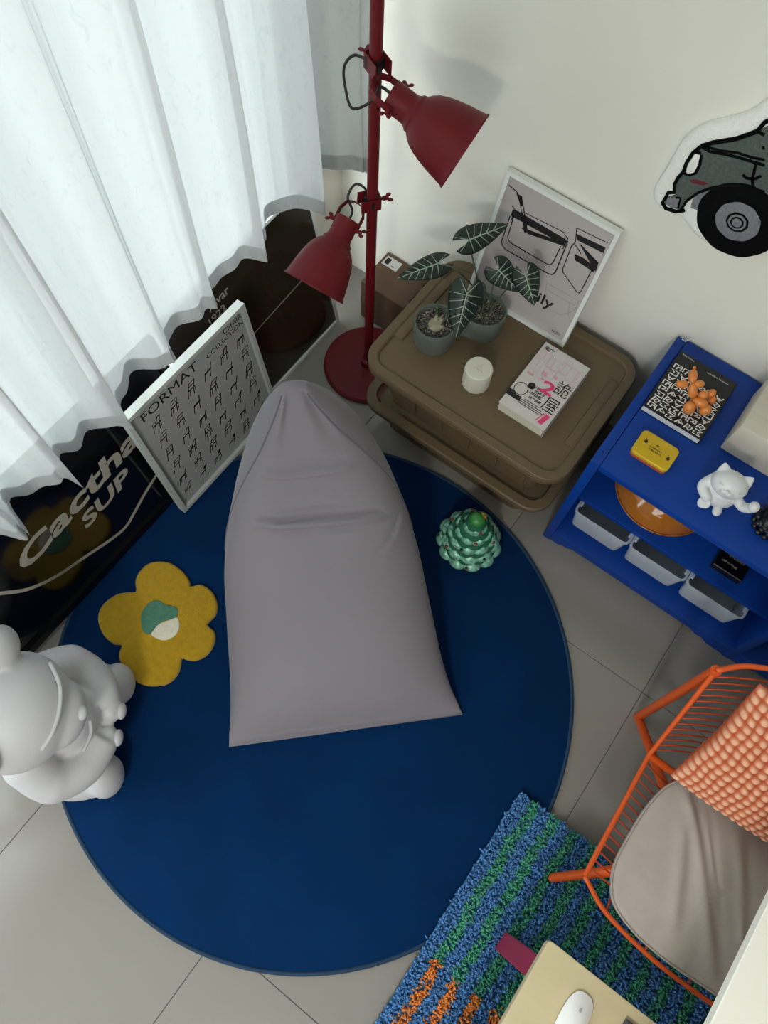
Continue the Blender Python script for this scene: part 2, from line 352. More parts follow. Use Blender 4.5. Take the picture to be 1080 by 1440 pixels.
w = MB(); ya, yb = RY0 - .09, RY0 - .03
w.box(W2[0], W2[1], ya, yb, W2[2], W2[2] + .05); w.box(W2[0], W2[1], ya, yb, W2[3] - .05, W2[3])
w.box(W2[0], W2[0] + .05, ya, yb, W2[2] + .05, W2[3] - .05); w.box(W2[1] - .05, W2[1], ya, yb, W2[2] + .05, W2[3] - .05)
wf2 = struct(w.build('added_window', M_white)); xm = (W2[0] + W2[1]) / 2
MB().box(xm - .025, xm + .025, ya, yb, W2[2] + .05, W2[3] - .05).build('mullion', M_white, wf2)
for x0, x1 in ((W2[0] + .05, xm - .025), (xm + .025, W2[1] - .05)): MB().box(x0, x1, ya + .025, ya + .031, W2[2] + .05, W2[3] - .05).build('pane', M_glass, wf2)

# floor of large polished tiles, every tile its own piece
M_tile = mat('polished_tile', '85817C', 0.16, spec=.5, var=.035, vscale=2.2)
M_grout = mat('dark_grout', '4A4744', 0.9)
fl = struct(MB().box(WALL_X - .15, RX1, RY0, WALL_Y, -.05, -.0015).build('floor', M_grout))
TW, TL, TX, TY = 0.5935, 1.2175, -0.1300, 0.7870
i0 = math.floor((WALL_X - TX) / TW); j0 = math.floor((RY0 - TY) / TL)
for i in range(i0, int((RX1 - TX) / TW) + 1):
    for j in range(j0, int((WALL_Y - TY) / TL) + 1):
        x0, x1 = max(TX + i * TW + .0009, WALL_X), min(TX + (i + 1) * TW - .0009, RX1)
        y0, y1 = max(TY + j * TL + .0009, RY0), min(TY + (j + 1) * TL - .0009, WALL_Y)
        if x1 - x0 > .01 and y1 - y0 > .01:
            MB().rbox(x0, x1, y0, y1, -.02, 0, .0008, 1).build('floor_tile', M_tile, fl)

# ------------------------------------------------------------------ curtain
M_curt = bpy.data.materials.new('sheer_curtain'); M_curt.use_nodes = True
nt = M_curt.node_tree; nt.nodes.remove(nt.nodes['Principled BSDF'])
di = nt.nodes.new('ShaderNodeBsdfDiffuse'); tl = nt.nodes.new('ShaderNodeBsdfTranslucent'); tp = nt.nodes.new('ShaderNodeBsdfTransparent')
m1 = nt.nodes.new('ShaderNodeMixShader'); m2 = nt.nodes.new('ShaderNodeMixShader')
m1.inputs[0].default_value = .5; m2.inputs[0].default_value = .05
tc = nt.nodes.new('ShaderNodeTexCoord'); mp = nt.nodes.new('ShaderNodeMapping'); mp.inputs['Scale'].default_value = (1, 1, .45)
no = nt.nodes.new('ShaderNodeTexNoise'); no.inputs['Scale'].default_value = 55; no.inputs['Detail'].default_value = 6; no.inputs['Distortion'].default_value = 1.2
rp = nt.nodes.new('ShaderNodeValToRGB'); rp.color_ramp.elements[0].position = .28; rp.color_ramp.elements[1].position = .42
rp.color_ramp.elements[0].color = (.745, .78, .80, 1); rp.color_ramp.elements[1].color = (.82, .85, .86, 1)
bp_ = nt.nodes.new('ShaderNodeBump'); bp_.inputs['Strength'].default_value = .25; bp_.inputs['Distance'].default_value = .003
nt.links.new(tc.outputs['Object'], mp.inputs[0]); nt.links.new(mp.outputs[0], no.inputs['Vector']); nt.links.new(no.outputs['Fac'], rp.inputs[0])
nt.links.new(no.outputs['Fac'], bp_.inputs['Height'])
dk = nt.nodes.new('ShaderNodeMix'); dk.data_type = 'RGBA'; dk.blend_type = 'MULTIPLY'; dk.inputs[0].default_value = 1; dk.inputs[7].default_value = (.345, .35, .352, 1)
nt.links.new(rp.outputs[0], dk.inputs[6]); nt.links.new(rp.outputs[0], di.inputs['Color']); nt.links.new(dk.outputs[2], tl.inputs['Color'])
for d in (di, tl): nt.links.new(bp_.outputs[0], d.inputs['Normal'])
nt.links.new(di.outputs[0], m1.inputs[1]); nt.links.new(tl.outputs[0], m1.inputs[2])
nt.links.new(m1.outputs[0], m2.inputs[1]); nt.links.new(tp.outputs[0], m2.inputs[2]); nt.links.new(m2.outputs[0], nt.nodes['Material Output'].inputs[0])
CY0, CY1, CTOP = -0.80, 1.405, 2.50
def curtain_pt(y, z):
    k = (CTOP - z) / (CTOP - .55)              # 0 at the rail, 1 at the hem
    ph = y * 2 * PI / .185 + 1.3 * math.sin(y * 3.1) + .5 * math.sin(y * 8.3)
    a = math.sin(ph) + .32 * math.sin(2.3 * ph + 1.3) + .18 * math.sin(4.1 * ph + .4)
    cen = -1.075 + k * (.012 + .065 * max(0, .75 - y))
    amp = .026 + .016 * k + .010 * math.sin(y * 5.3 + 1)
    x = cen + amp * a + .006 * math.sin(z * 5 + y * 9)
    yy = min(y + (.013 + .012 * k) * math.sin(ph + 1.2), 1.445)
    return (x, yy, z)
def hem(y):
    return .572 + .014 * math.sin(y * 7 + .5) + .012 * math.sin(y * 2 * PI / .185 + 1.2) + .05 * min(1, max(0, (y - .30) * 5))
w = MB(); NU, NV = 420, 60; vs = []; fs = []
for i in range(NU + 1):
    y = CY0 + (CY1 - CY0) * i / NU; h = hem(y)
    for j in range(NV + 1): vs.append(curtain_pt(y, h + (CTOP - h) * j / NV))
for i in range(NU):
    for j in range(NV): a = i * (NV + 1) + j; fs.append((a, a + NV + 1, a + NV + 2, a + 1))
cu = thing('curtain', (-1.08, .5, .55), 'sheer white curtain with faint blue tint hanging in deep folds over the window', 'curtain')
w.add(vs, fs).build('cloth', M_curt, cu, True, recalc=False)
# stitched hem band
w = MB(); vs = []; fs = []
for i in range(NU + 1):
    y = CY0 + (CY1 - CY0) * i / NU; h = hem(y)
    for z in (h, h + .05): p = curtain_pt(y, z); vs.append((p[0] + .0015, p[1], p[2]))
for i in range(NU): fs.append((2 * i, 2 * i + 2, 2 * i + 3, 2 * i + 1))
w.add(vs, fs).build('hem', M_curt, cu, True, recalc=False)
MB().tube([(-1.085, CY0 - 1.5, 2.53), (-1.085, WALL_Y - .02, 2.53)], .012, 12).build('curtain_rail', M_white, cu, True)

# ------------------------------------------------------------------ framed pieces leaning below the window
M_black = mat('black_glossy_print', '0A0B10', 0.08, spec=.6)
M_blackframe = mat('black_frame', '0B0B0C', 0.25)
M_brown = mat('brown_glossy_print', '2E2720', 0.10, spec=.6)
M_ink_w = mat('white_print', '9C988E', 0.6)
LEAN = math.radians(10); LV = (-math.sin(LEAN), 0, math.cos(LEAN)); LN = (math.cos(LEAN), 0, math.sin(LEAN))
fnB = frame_fn((-1.05, 0, .013), (0, 1, 0), LV)     # normal points into the room
def slab(mb, fn, u0, u1, v0, v1, h0, h1):
    vs = [fn(u, v, h) for u in (u0, u1) for v in (v0, v1) for h in (h0, h1)]
    return mb.add(vs, [(0, 1, 3, 2), (4, 6, 7, 5), (0, 4, 5, 1), (2, 3, 7, 6), (0, 2, 6, 4), (1, 5, 7, 3)])
def framed(mb, fn, u0, u1, v0, v1, fw, h0, h1):
    slab(mb, fn, u0, u1, v0, v0 + fw, h0, h1); slab(mb, fn, u0, u1, v1 - fw, v1, h0, h1)
    slab(mb, fn, u0, u0 + fw, v0 + fw, v1 - fw, h0, h1); slab(mb, fn, u1 - fw, u1, v0 + fw, v1 - fw, h0, h1)
    return mb
t = thing('black_poster', (-1.05, .02, .013), 'large black glossy poster with white lettering leaning below the curtain', 'poster')
slab(MB(), fnB, -.56, .60, .02, .55, -.006, .002).build('print', M_black, t)
framed(MB(), fnB, -.585, .625, 0, .57, .028, -.008, .012).build('frame', M_blackframe, t)
w = MB()
put_text(w, 'Cactha', .1, (-.02, .265), fnB, .0026, .003, rot=math.radians(5), fit=.47, fith=.075, shear=.2)
put_text(w, 'SUP', .1, (.165, .205), fnB, .0026, .003, rot=math.radians(5), fit=.20, fith=.055, shear=.2)
w.build('white_lettering', M_ink_w, t, recalc=False)
w = MB(); w.ribbon(smooth_open(BLACK_CURVE, 6), .012, fnB, z=.0026); w.build('white_line', M_ink_w, t, recalc=False)
t = thing('brown_poster', (-1.05, .97, .013), 'dark brown glossy poster in a thin pale frame, in the corner behind the lamp', 'poster')
slab(MB(), fnB, .655, 1.268, .012, .57, -.006, .002).build('print', M_brown, t)
framed(MB(), fnB, .645, 1.278, 0, .58, .010, -.008, .008).build('frame', M_white, t)
w = MB()
put_text(w, 'Alvar', .04, (.815, .475), fnB, .0026, .0006, fit=.085, fith=.03, rot=.05)
put_text(w, '1922', .04, (.80, .435), fnB, .0026, .0006, fit=.07, fith=.026, rot=.05)
w.build('white_lettering', M_ink_w, t, recalc=False)
w = MB(); w.ribbon([(.665, .262), (1.262, .297)], .0035, fnB, z=.0026); w.build('reflection_line', M_ink_w, t, recalc=False)  # reflected edge painted as a pale stroke on the print

# chair collection poster
fv = Vector((-.06, 0, .51)).normalized()
fnF = frame_fn((-.99, 0, .013), (0, 1, 0), fv)
M_paper = mat('shaded_white_paper', '9A9A9A', 0.5, var=.02)  # white paper and its frame greyed to stand in for shade under the curtain
M_ink = mat('black_print', '0E0E10', 0.55)
M_ink2 = mat('grey_print', '6A6A6C', 0.6)
U0, U1, V0, V1 = .404, .872, 0, .522
t = thing('chair_poster', (-.99, .64, .013), 'white framed poster with rows of small black chairs, standing under the curtain', 'poster')
slab(MB(), fnF, U0 + .012, U1 - .012, V0 + .012, V1 - .012, -.012, -.006).build('paper', M_paper, t)
framed(MB(), fnF, U0, U1, V0, V1, .013, -.020, .006).build('frame', mat('shaded_white_frame', 'B4B8B6', .45), t)
w = MB(); HF = -.0055
put_text(w, 'FORMAT', .05, (.452, .452), fnF, HF, 0, fit=.215, fith=.032); w.build('title_lettering', M_ink, t, recalc=False); w = MB()
put_text(w, 'CHAIR', .02, (.782, .473), fnF, HF, 0, fit=.075, fith=.018); w.build('lettering', M_ink, t, recalc=False); w = MB()
put_text(w, 'COLLECTION', .02, (.705, .449), fnF, HF, 0, fit=.15, fith=.017)
w.build('lettering', M_ink, t, recalc=False)
w = MB(); rnd = random.Random(3)
def icon(w, cx, cy, s, k):
    L = lambda pts, wd=.0022: w.ribbon([(cx + (x + .3 * y) * s, cy + y * s) for x, y in pts], wd * 1.35, fnF, z=HF)
    P = lambda pts: w.poly([(cx + (x + .3 * y) * s, cy + y * s) for x, y in pts], fnF, HF)
    lean = rnd.uniform(-.15, .25)
    L([(-.5, -1), (-.45, 0)]); L([(.5, -1), (.45, 0)])
    if k % 3 != 1: L([(-.2, -.8), (-.15, 0)], .0018); L([(.75, -.75), (.65, .1)], .0018)
    L([(-.55, 0), (.6, .06)], .0035)
    L([(.45, 0), (.55 + lean, 1)], .0024)
    if k % 4 == 0: P([(.1, .35), (.6, .45), (.7 + lean, 1), (.15 + lean, .9)])
    elif k % 4 == 1: L([(-.45, 0), (-.35 + lean, .95), (.55 + lean, 1)], .0024); L([(-.4, .5), (.5, .55)], .0018)
    elif k % 4 == 2: P([(-.5, 0), (.6, 0), (.65, .28), (-.5, .22)])
    else: L([(-.1, .05), (.1 + lean, .9), (.55 + lean, 1)], .003); L([(-.5, .0), (-.6, .4), (0, .45)], .0018)
k = 0
for r in range(6):
    for c in range(6):
        cx = .479 + c * .0695 - r * .004; cy = .408 - r * .0685
        w = MB(); icon(w, cx, cy, .0240, k * 7 + rnd.randrange(9)); k += 1
        w.build('printed_chair', M_ink, t, recalc=False)

# ------------------------------------------------------------------ round rug and flower mat
RC = (-.340, .246); RR = .7565
M_rug = mat('blue_velvet_rug', '00254E', 0.95, spec=.08, var=.14, vscale=5, bump=.3, bscale=500, sheen=.04, bdist=.001)
M_rugedge = mat('rug_piping', '07304E', 0.8, var=.1)
t = thing('round_rug', (*RC, 0), 'large round deep blue rug under the grey bean bag', 'rug')
Tm = Matrix.Translation((*RC, 0))
MB().lathe([(0.001, .0005), (RR - .004, .0005), (RR - .003, .008), (RR - .008, .010), (RR * .5, .0102), (0.001, .0102)], 128, Tm, True, True).build('pile', M_rug, t, True, 40)
MB().tube([(RC[0] + RR * math.cos(a), RC[1] + RR * math.sin(a), .0065) for a in (2 * PI * k / 160 for k in range(160))], .006, 8, True).build('piping', M_rugedge, t, True)

M_yel = mat('yellow_tufted', 'AC891C', 0.95, spec=.1, var=.10, vscale=60, bump=.8, bscale=350, sheen=.3, bdist=.003)
M_grn = mat('green_tufted', '4E7C68', 0.95, spec=.1, var=.15, vscale=80, bump=.8, bscale=350, bdist=.003)
M_crm = mat('cream_tufted', 'D9D3C0', 0.95, spec=.1, var=.06, vscale=80, bump=.8, bscale=350, bdist=.003)
t = thing('flower_mat', (-.807, .10, .011), 'yellow five petal flower mat with green and cream centre on the blue rug', 'mat')
pad(MB(), smooth_closed(FLOWER_OUT, 3), .0105, .027, .010).build('petals', M_yel, t, True, 50)
def jag(P, a): return [(x + rnd.uniform(-a, a), y + rnd.uniform(-a, a)) for x, y in P]
pad(MB(), smooth_closed(FL_GREEN, 3), .02, .0302, .003).build('green_patch', M_grn, t, True, 50)
pad(MB(), smooth_closed(FL_CREAM, 3), .02, .0300, .003).build('cream_patch', M_crm, t, True, 50)

# ------------------------------------------------------------------ bean bag
M_bag = mat('grey_bean_bag', '807B83', 0.75, spec=.25, var=.02, vscale=4, bump=.12, bscale=900, sheen=.15, bdist=.0006)
M_seam = mat('bag_seam', '625E68', 0.8)
A_, B_ = Vector((-.412, -.050, 0)), Vector((.067, .415, 0))
Mid = (A_ + B_) / 2; nl = (B_ - A_).normalized(); dd = Vector((-nl.y, nl.x, 0))
Apex = Vector((-.735, .708, .625))
def bez(P, t):
    P = [Vector(p) for p in P]
    while len(P) > 1: P = [a.lerp(b, t) for a, b in zip(P, P[1:])]
    return P[0]
ax = Apex.xy - Mid.xy; ax = Vector((ax.x, ax.y, 0))
SP = [Mid + Vector((0, 0, .016)), Mid + ax * .30 + Vector((0, 0, .10)), Mid + ax * .78 + Vector((0, 0, .20)), Mid + ax * .98 + Vector((0, 0, .36)), Apex]
KT = [0, .03, .08, .16, .28, .42, .56, .68, .80, .90, .96, 1.0]
KW = [.334, .328, .312, .300, .293, .284, .264, .232, .178, .112, .066, .034]
KL = [.334, .330, .316, .302, .288, .270, .236, .192, .138, .084, .050, .030]
KH = [.006, .040, .090, .140, .178, .205, .212, .200, .155, .090, .048, .014]
def interp(T, V, t):
    return float(np.interp(t, T, V))
def sm(T, V, t):
    h = .025; return (interp(T, V, max(0, t - h)) + 2 * interp(T, V, t) + interp(T, V, min(1, t + h))) / 4 if .01 < t < .99 else interp(T, V, t)
def bag_pt(t, th):
    c = bez(SP, t); tg = (bez(SP, min(1, t + .01)) - bez(SP, max(0, t - .01))).normalized()
    nrm = nl.cross(tg); nrm = nrm if nrm.dot(Vector((0, 0, 1))) + nrm.dot(Vector((.2, -.2, 0))) > 0 else -nrm
    nrm.normalize()
    cw, sw = math.cos(th), math.sin(th); q_ = max(0, min(1, (t - .30) / .35)); e = .82 - .24 * q_ * q_ * (3 - 2 * q_) if sw > 0 else .82
    px = math.copysign(abs(cw) ** e, cw) * sm(KT, KW if cw > 0 else KL, t); py = math.copysign(abs(sw) ** (e if sw > 0 else .7), sw) * sm(KT, KH, t)
    p = c + nl * px + nrm * py
    if sw > 0:   # soft creases
        lat = cw
        def crease(t0, slope, wid, a, l0, l1):
            d = (t - t0 - slope * lat); g = math.exp(-(d / wid) ** 2); m = max(0, min(1, (lat - l0) / .15)) * max(0, min(1, (l1 - lat) / .15))
            return 2.2 * a * m * (g - .8 * math.exp(-((d - 1.8 * wid) / wid) ** 2))
        q = crease(.60, -.03, .010, .007, -.55, .65) + crease(.645, -.02, .007, .004, -.45, .2) + crease(.575, -.03, .007, -.003, -.3, .4)
        q += crease(.80, .0, .012, .006, -.7, .6) + crease(.30, .30, .012, .006, .45, .95) + crease(.27, .30, .010, .004, .55, .95)
        if t > .84: q += .006 * math.sin(lat * 9) * min(1, (t - .84) / .06) * (1 - max(0, (t - .97) / .03))
        p = p + nrm * q
    p.z = max(p.z, .0115)
    return p
NT, NS = 110, 96; rings = []
for i in range(NT + 1):
    t_ = i / NT; t_ = .5 * t_ + .5 * (3 * t_ * t_ - 2 * t_ ** 3)
    rings.append([bag_pt(t_, 2 * PI * k / NS) for k in range(NS)])
t = thing('bean_bag', (-.40, .40, .0115), 'grey wedge shaped bean bag lounger on the round blue rug', 'bean bag')
MB().loft(rings).build('bag', M_bag, t, True)
for sgn in (1, -1):
    path = []
    for i in range(40):
        q = .50 + .49 * i / 39
        th = PI / 2 - sgn * (PI / 2 * (.88 - .38 * (i / 39) ** 1.5)); path.append(bag_pt(q, th) )
    MB().tube(path, .0026, 6).build('seam', M_seam, t, True)
hp = [bag_pt(0, 2 * PI * k / 40) for k in range(40)]
MB().tube([A_ + Vector((0, 0, .016)), (A_ + B_) / 2 + Vector((0, 0, .016)), B_ + Vector((0, 0, .016))], .004, 6).build('front_seam', M_bag, t, True)

# ------------------------------------------------------------------ floor lamp
M_red = mat('matt_red_metal', '641219', 0.48, spec=.25, bump=.04, bscale=600)
M_redin = mat('red_inside', '9A5A55', 0.5)
M_rubber = mat('black_rubber', '141414', 0.5)
LX, LY = -.855, 1.197
lamp = thing('floor_lamp', (LX, LY, 0), 'dark red metal floor lamp with adjustable bell shades in the corner', 'lamp')
Tl = Matrix.Translation((LX, LY, 0))
MB().lathe([(.001, .001), (.150, .001), (.153, .006), (.152, .016), (.146, .021), (.03, .024), (.001, .024)], 64, Tl, True, True).build('base', M_red, lamp, True, 35)
MB().lathe([(.001, .022), (.026, .022), (.024, .045), (.0142, .05), (.0142, 1.75), (.012, 1.757), (.001, 1.757)], 24, Tl, True, True).build('pole', M_red, lamp, True, 40)
def rot_to(d, roll=None):
    d = Vector(d).normalized(); side = Vector((0, 0, 1)).cross(d).normalized(); up = d.cross(side)
    return Matrix((side, up, d)).transposed()
def wing_nut(mb, p, d, s=1.0):
    Rm = rot_to(d); 
    st = len(mb.v)
    mb.lathe([(.001, 0), (.0055, 0), (.0055, .010), (.003, .014), (.001, .014)], 12, None, True, True)
    for sg in (-1, 1): mb.ell((sg * .008, 0, .016), (.0055, .0022, .007), Matrix.Rotation(sg * .5, 3, 'Y'), 10, 8)
    mb.xf(Matrix.Translation(p) @ Rm.to_4x4() @ Matrix.Scale(s, 4), st)
def lamp_head(zc, A, a, back):
    A = Vector(A); a = Vector(a).normalized(); Rm = rot_to(a); M4 = Matrix.Translation(A) @ Rm.to_4x4(); side = Rm.col[0]
    prof = [(.0300, .0), (.0318, .001), (.0318, .045), (.0325, .052), (.0360, .058), (.0395, .061), (.0400, .065), (.0405, .068), (.0490, .076), (.0575, .088),
            (.0640, .103), (.0700, .122), (.0755, .145), (.0800, .170), (.0832, .188), (.0855, .190), (.0862, .192), (.0855, .1945), (.083, .1935)]
    inner = [(.081, .188), (.078, .170), (.0735, .145), (.068, .122), (.062, .103), (.055, .088), (.046, .077), (.030, .066), (.029, .03), (.001, .028)]
    sh = MB().lathe(prof + inner, 48, M4).build('lamp_shade', M_red, lamp, True, 50)
    # bulb socket and bulb inside the shade
    MB().lathe([(.001, .03), (.02, .03), (.02, .07), (.014, .075), (.012, .085), (.024, .105), (.029, .125), (.024, .145), (.010, .155), (.001, .156)], 20, M4, True, True).build('bulb', mat('opal_bulb', 'C9C6BE', .4), sh, True, 50)
    # yoke strap
    pv = .034; pts = [A + a * .022 + side * pv, A - a * .018 + side * pv, A - a * .038 + side * .024, A - a * .044 + side * .008,
                      A - a * .044 - side * .008, A - a * .038 - side * .024, A - a * .018 - side * pv, A + a * .022 - side * pv]
    up = Rm.col[1]; w = MB()
    rings = []
    for i, p in enumerate(pts):
        tdir = (pts[min(i + 1, 7)] - pts[max(i - 1, 0)]).normalized(); nn = tdir.cross(up).normalized()
        rings.append([p + up * .008 + nn * .0012, p - up * .008 + nn * .0012, p - up * .008 - nn * .0012, p + up * .008 - nn * .0012])
    w.loft(rings); w.build('yoke', M_red, lamp)
    for sg in (1, -1):
        w = MB(); wing_nut(w, A + a * .016 + side * sg * (pv + .0015), side * sg); w.build('wing_nut', M_red, lamp, True, 40)
    # clamp on the pole: bent sheet with an open side
    c = Vector((LX, LY, zc)); d = Vector(back).normalized(); q = Vector((-d.y, d.x, 0)); w = MB()
    def plate(p0, p1, h0, h1, th=.0012):
        dr = (p1 - p0).normalized(); nn = Vector((-dr.y, dr.x, 0)) * th
        vs = [p + n_ + Vector((0, 0, h)) for p in (p0, p1) for n_ in (nn, -nn) for h in (h0, h1)]
        w.add(vs, [(0, 1, 3, 2), (4, 6, 7, 5), (0, 4, 5, 1), (2, 3, 7, 6), (0, 2, 6, 4), (1, 5, 7, 3)])
    r = .018
    plate(c + d * r + q * r, c - d * .034 + q * r, -.018, .018); plate(c + d * r - q * r, c - d * .034 - q * r, -.018, .018); plate(c + d * r + q * r, c + d * r - q * r, -.018, .018)
    plate(c - d * .034 + q * r, A - a * .045 + Vector((0, 0, 0)), -.007, .007)
    w.build('clamp', M_red, lamp)
    w = MB(); w.tube([c + d * r, c + d * (r + .012)], .004, 8); wing_nut(w, c + d * (r + .010), d, 1.1); w.build('clamp_screw', M_red, lamp, True, 40)
    MB().box(LX - .0165, LX + .0165, LY - .0165, LY + .0165, zc - .012, zc + .012).build('clamp_pad', M_rubber, lamp)
    return A, a, side
A, a, s = lamp_head(1.150, (-.796, 1.170, 1.120), (.933, .139, -.332), (-1, .45, 0))
MB().tube(smooth_open([A + a * .02, A - a * .025, (-.835, 1.165, 1.09), (-.88, 1.15, 1.055), (-.915, 1.17, 1.075), (-.925, 1.18, 1.115), (-.905, 1.19, 1.145), (-.872, 1.20, 1.14)], 8), .0032, 8).build('cable', M_rubber, lamp, True)
A, a, s = lamp_head(.765, (-.886, 1.138, .730), (.049, -.849, -.526), (.6, .8, 0))
MB().tube(smooth_open([A + a * .02, A - a * .02, (-.905, 1.16, .775), (-.90, 1.185, .80), (-.878, 1.197, .79), (-.87, 1.2, .75)], 8), .0032, 8).build('cable', M_rubber, lamp, True)

# ------------------------------------------------------------------ cardboard box in the corner
M_card = mat('cardboard', '5A4433', 0.85, var=.08, vscale=12, stretch=(1, 1, 6))
t = thing('cardboard_box', (-.875, 1.43, 0), 'brown cardboard carton with a white shipping sticker in the corner behind the lamp', 'box')
MB().rbox(-1.005, -.745, 1.352, 1.508, 0, .185, .002, 1).build('carton', M_card, t)
MB().box(-1.000, -.945, 1.352, 1.3505, .0, .001).build('flap', M_card, t)
w = MB(); w.box(-.995, -.935, 1.455, 1.495, .185, .1856); st = w.build('sticker', mat('sticker_white', 'C9C9C6', .6), t)
MB().box(-.990, -.973, 1.462, 1.488, .1857, .1861).build('barcode', M_ink, st)
MB().box(-.960, -.950, 1.462, 1.466, .1857, .1861).build('barcode', M_ink, st)

# ------------------------------------------------------------------ two stacked storage bins
M_bin = mat('taupe_plastic', '64553F', 0.5, spec=.4, bump=.05, bscale=500)
M_slot = mat('dark_slot', '1A1613', 0.9)
def bin_(z0, z1, label, lid):
    t = thing('storage_bin', (-.40, 1.235, z0), label, 'storage bin', 'stacked taupe storage bins')
    xl, xr, yf, yb = -.705, -.100, 1.020, 1.455
    rings = []
    for k in range(6):
        f = k / 5; d = .028 * (1 - f)
        rings.append([(x, y, z0 + .001 + f * (z1 - .028 - z0)) for x, y in rrect(xl + d, xr - d, yf + d, yb - d, .05, 6)])
    MB().loft(rings).build('body', M_bin, t, True, 30)
    # raised vertical panels on the front face
    for i in range(5):
        x0 = xl + .06 + i * .098
        w = MB(); zz0, zz1 = z0 + .03, z1 - .118
        def yy(z): return yf + .028 * (1 - (z - z0) / (z1 - .028 - z0))
        vs = [(x, yy(z) - o, z) for o in (-.002, .0045) for x in (x0, x0 + .086) for z in (zz0, zz1)]
        w.add(vs, [(0, 1, 3, 2), (4, 6, 7, 5), (0, 4, 5, 1), (2, 3, 7, 6), (0, 2, 6, 4), (1, 5, 7, 3)]); w.build('panel', M_bin, t)
    for i in range(6):
        x0 = xl + .07 + i * .026
        MB().rbox(x0, x0 + (.012 if i < 2 else .018), yf + .010, yf + .0185, z1 - .110, z1 - .102, .0015, 1).build('vent_slot', M_slot, t)
    # rolled rim
    R0 = rrect(-.742, -.066, .985, 1.478, .075, 8)
    w = MB(); rim = []
    for d, z in ((.030, z1 - .034), (.004, z1 - .034), (0, z1 - .030), (0, z1 - .012), (.004, z1 - .008)) + (() if lid else ((.030, z1 - .008), (.034, z1 - .02), (.030, z1 - .034))):
        rim.append([(x, y, z) for x, y in inset(R0, d)])
    w.loft(rim, False, lid); w.build('rim', M_bin, t, True, 30)
    if lid:
        w = MB()
        prof = [(0.0, -.009), (0, -.004), (.003, 0), (.026, 0), (.031, -.003), (.036, -.013)]
        def step(d):   # inner outline with two notches on the short sides
            P = inset(R0, d)
            return P
        rings = [[(x, y, z1 + dz) for x, y in inset(R0, d)] for d, dz in prof]
        w.loft(rings, False, True); lidm = w.build('lid', M_bin, t, True, 25)
        for xs in ((-.742 + .03, -.742 + .062), (-.066 - .062, -.066 - .03)):
            MB().rbox(xs[0], xs[1], 1.12, 1.38, z1 - .02, z1 - .0005, .006, 2).build('handle_land', M_bin, lidm, True, 40)
        MB().rbox(-.66, -.15, 1.085, 1.09, z1 - .0145, z1 - .0115, .001, 1).build('rib', M_bin, lidm)
        for i in range(4):
            MB().rbox(-.7445, -.7405, 1.10 + i * .07, 1.155 + i * .07, z1 - .010, z1 - .002, .001, 1).build('slot', M_slot, lidm)
    return t
bin_(0, .195, 'lower of the two taupe plastic storage bins, without a lid', False)
bin_(.172, .400, 'upper taupe plastic storage bin with lid carrying the plant and book', True)
ZL = .387

# ------------------------------------------------------------------ chair picture on the bin
M_poster = mat('pinkish_grey_paper', 'B9B1B1', 0.35, var=.02)
pv_ = Vector((0, .095, .385)).normalized()
fnP = frame_fn((-.46, 1.392, ZL + .006), (1, 0, 0), pv_)      # normal faces the room
t = thing('chair_picture', (-.46, 1.40, ZL), 'white framed print of a black folding chair leaning on the wall above the bin', 'picture')
slab(MB(), fnP, -.162, .162, .008, .388, -.012, -.006).build('print_sheet', M_poster, t)
framed(MB(), fnP, -.171, .167, 0, .397, .011, -.018, .004).build('frame', M_white, t)
w = MB(); hp_ = -.0055
for wd, pts in CHAIR_LINES: w.ribbon(pts, wd * 1.35, fnP, z=hp_)
for pts in CHAIR_POLYS: w.poly(pts, fnP, hp_)
w.build('printed_chair', M_ink, t, recalc=False)
w = MB()
for pts in GHOST_LINES: w.ribbon(pts, .0016, fnP, z=hp_)
w.build('pale_sketch', mat('pale_print', '9A9494', .6), t, recalc=False)
w = MB(); put_text(w, 'ily', .05, (ILY[0][0], ILY[0][1] - .008), fnP, hp_, .0008, fit=.052, fith=.044); put_text(w, 'NIZO', .01, NIZO[0], fnP, hp_, .0001, fit=.026)
w.build('lettering', M_ink, t, recalc=False)

# ------------------------------------------------------------------ plant pot, plants
M_pot = mat('grey_green_ceramic', '5E6660', 0.5, var=.12, vscale=14, stretch=(1, 1, 5), bump=.1, bscale=60)
L1c, L2c, LR = Vector((-.612, 1.180)), Vector((-.522, 1.302)), .060
def peanut(r, n=72):
    out = []; dv = (L2c - L1c); L = dv.length; u = dv / L; v = Vector((-u.y, u.x)); mid = (L1c + L2c) / 2
    for k in range(n):
        a = 2 * PI * k / n
        # smooth union of two discs: march outwards
        dirn = Vector((math.cos(a), math.sin(a))); t_ = .0
        lo, hi = 0, .25
        for _ in range(26):
            m_ = (lo + hi) / 2; p = dirn * m_
            d1 = math.hypot(p.x + L / 2, p.y) - r; d2 = math.hypot(p.x - L / 2, p.y) - r; kk = .075
            h = max(0, min(1, .5 + .5 * (d2 - d1) / kk)); d = d2 * (1 - h) + d1 * h - kk * h * (1 - h)
            if d < 0: lo = m_
            else: hi = m_
        p = dirn * lo; out.append(tuple(mid + u * p.x + v * p.y))
    return out
pot = thing('plant_pot', ((L1c.x + L2c.x) / 2, (L1c.y + L2c.y) / 2, ZL), 'grey green double round ceramic planter filled with gravel on the bin', 'planter')
w = MB(); PZ = ZL
rings = []
for r, z in ((.052, .001), (.056, .004), (.057, .012), (.0595, .02), (.0595, .045), (.0615, .06), (.0615, .092), (.0600, .095), (.0565, .094), (.0555, .08), (.0545, .074)):
    rings.append([(x, y, PZ + z) for x, y in peanut(r)])
w.loft(rings).build('bowl', M_pot, pot, True, 40)
w = MB(); P_ = peanut(.0545); cand = 0
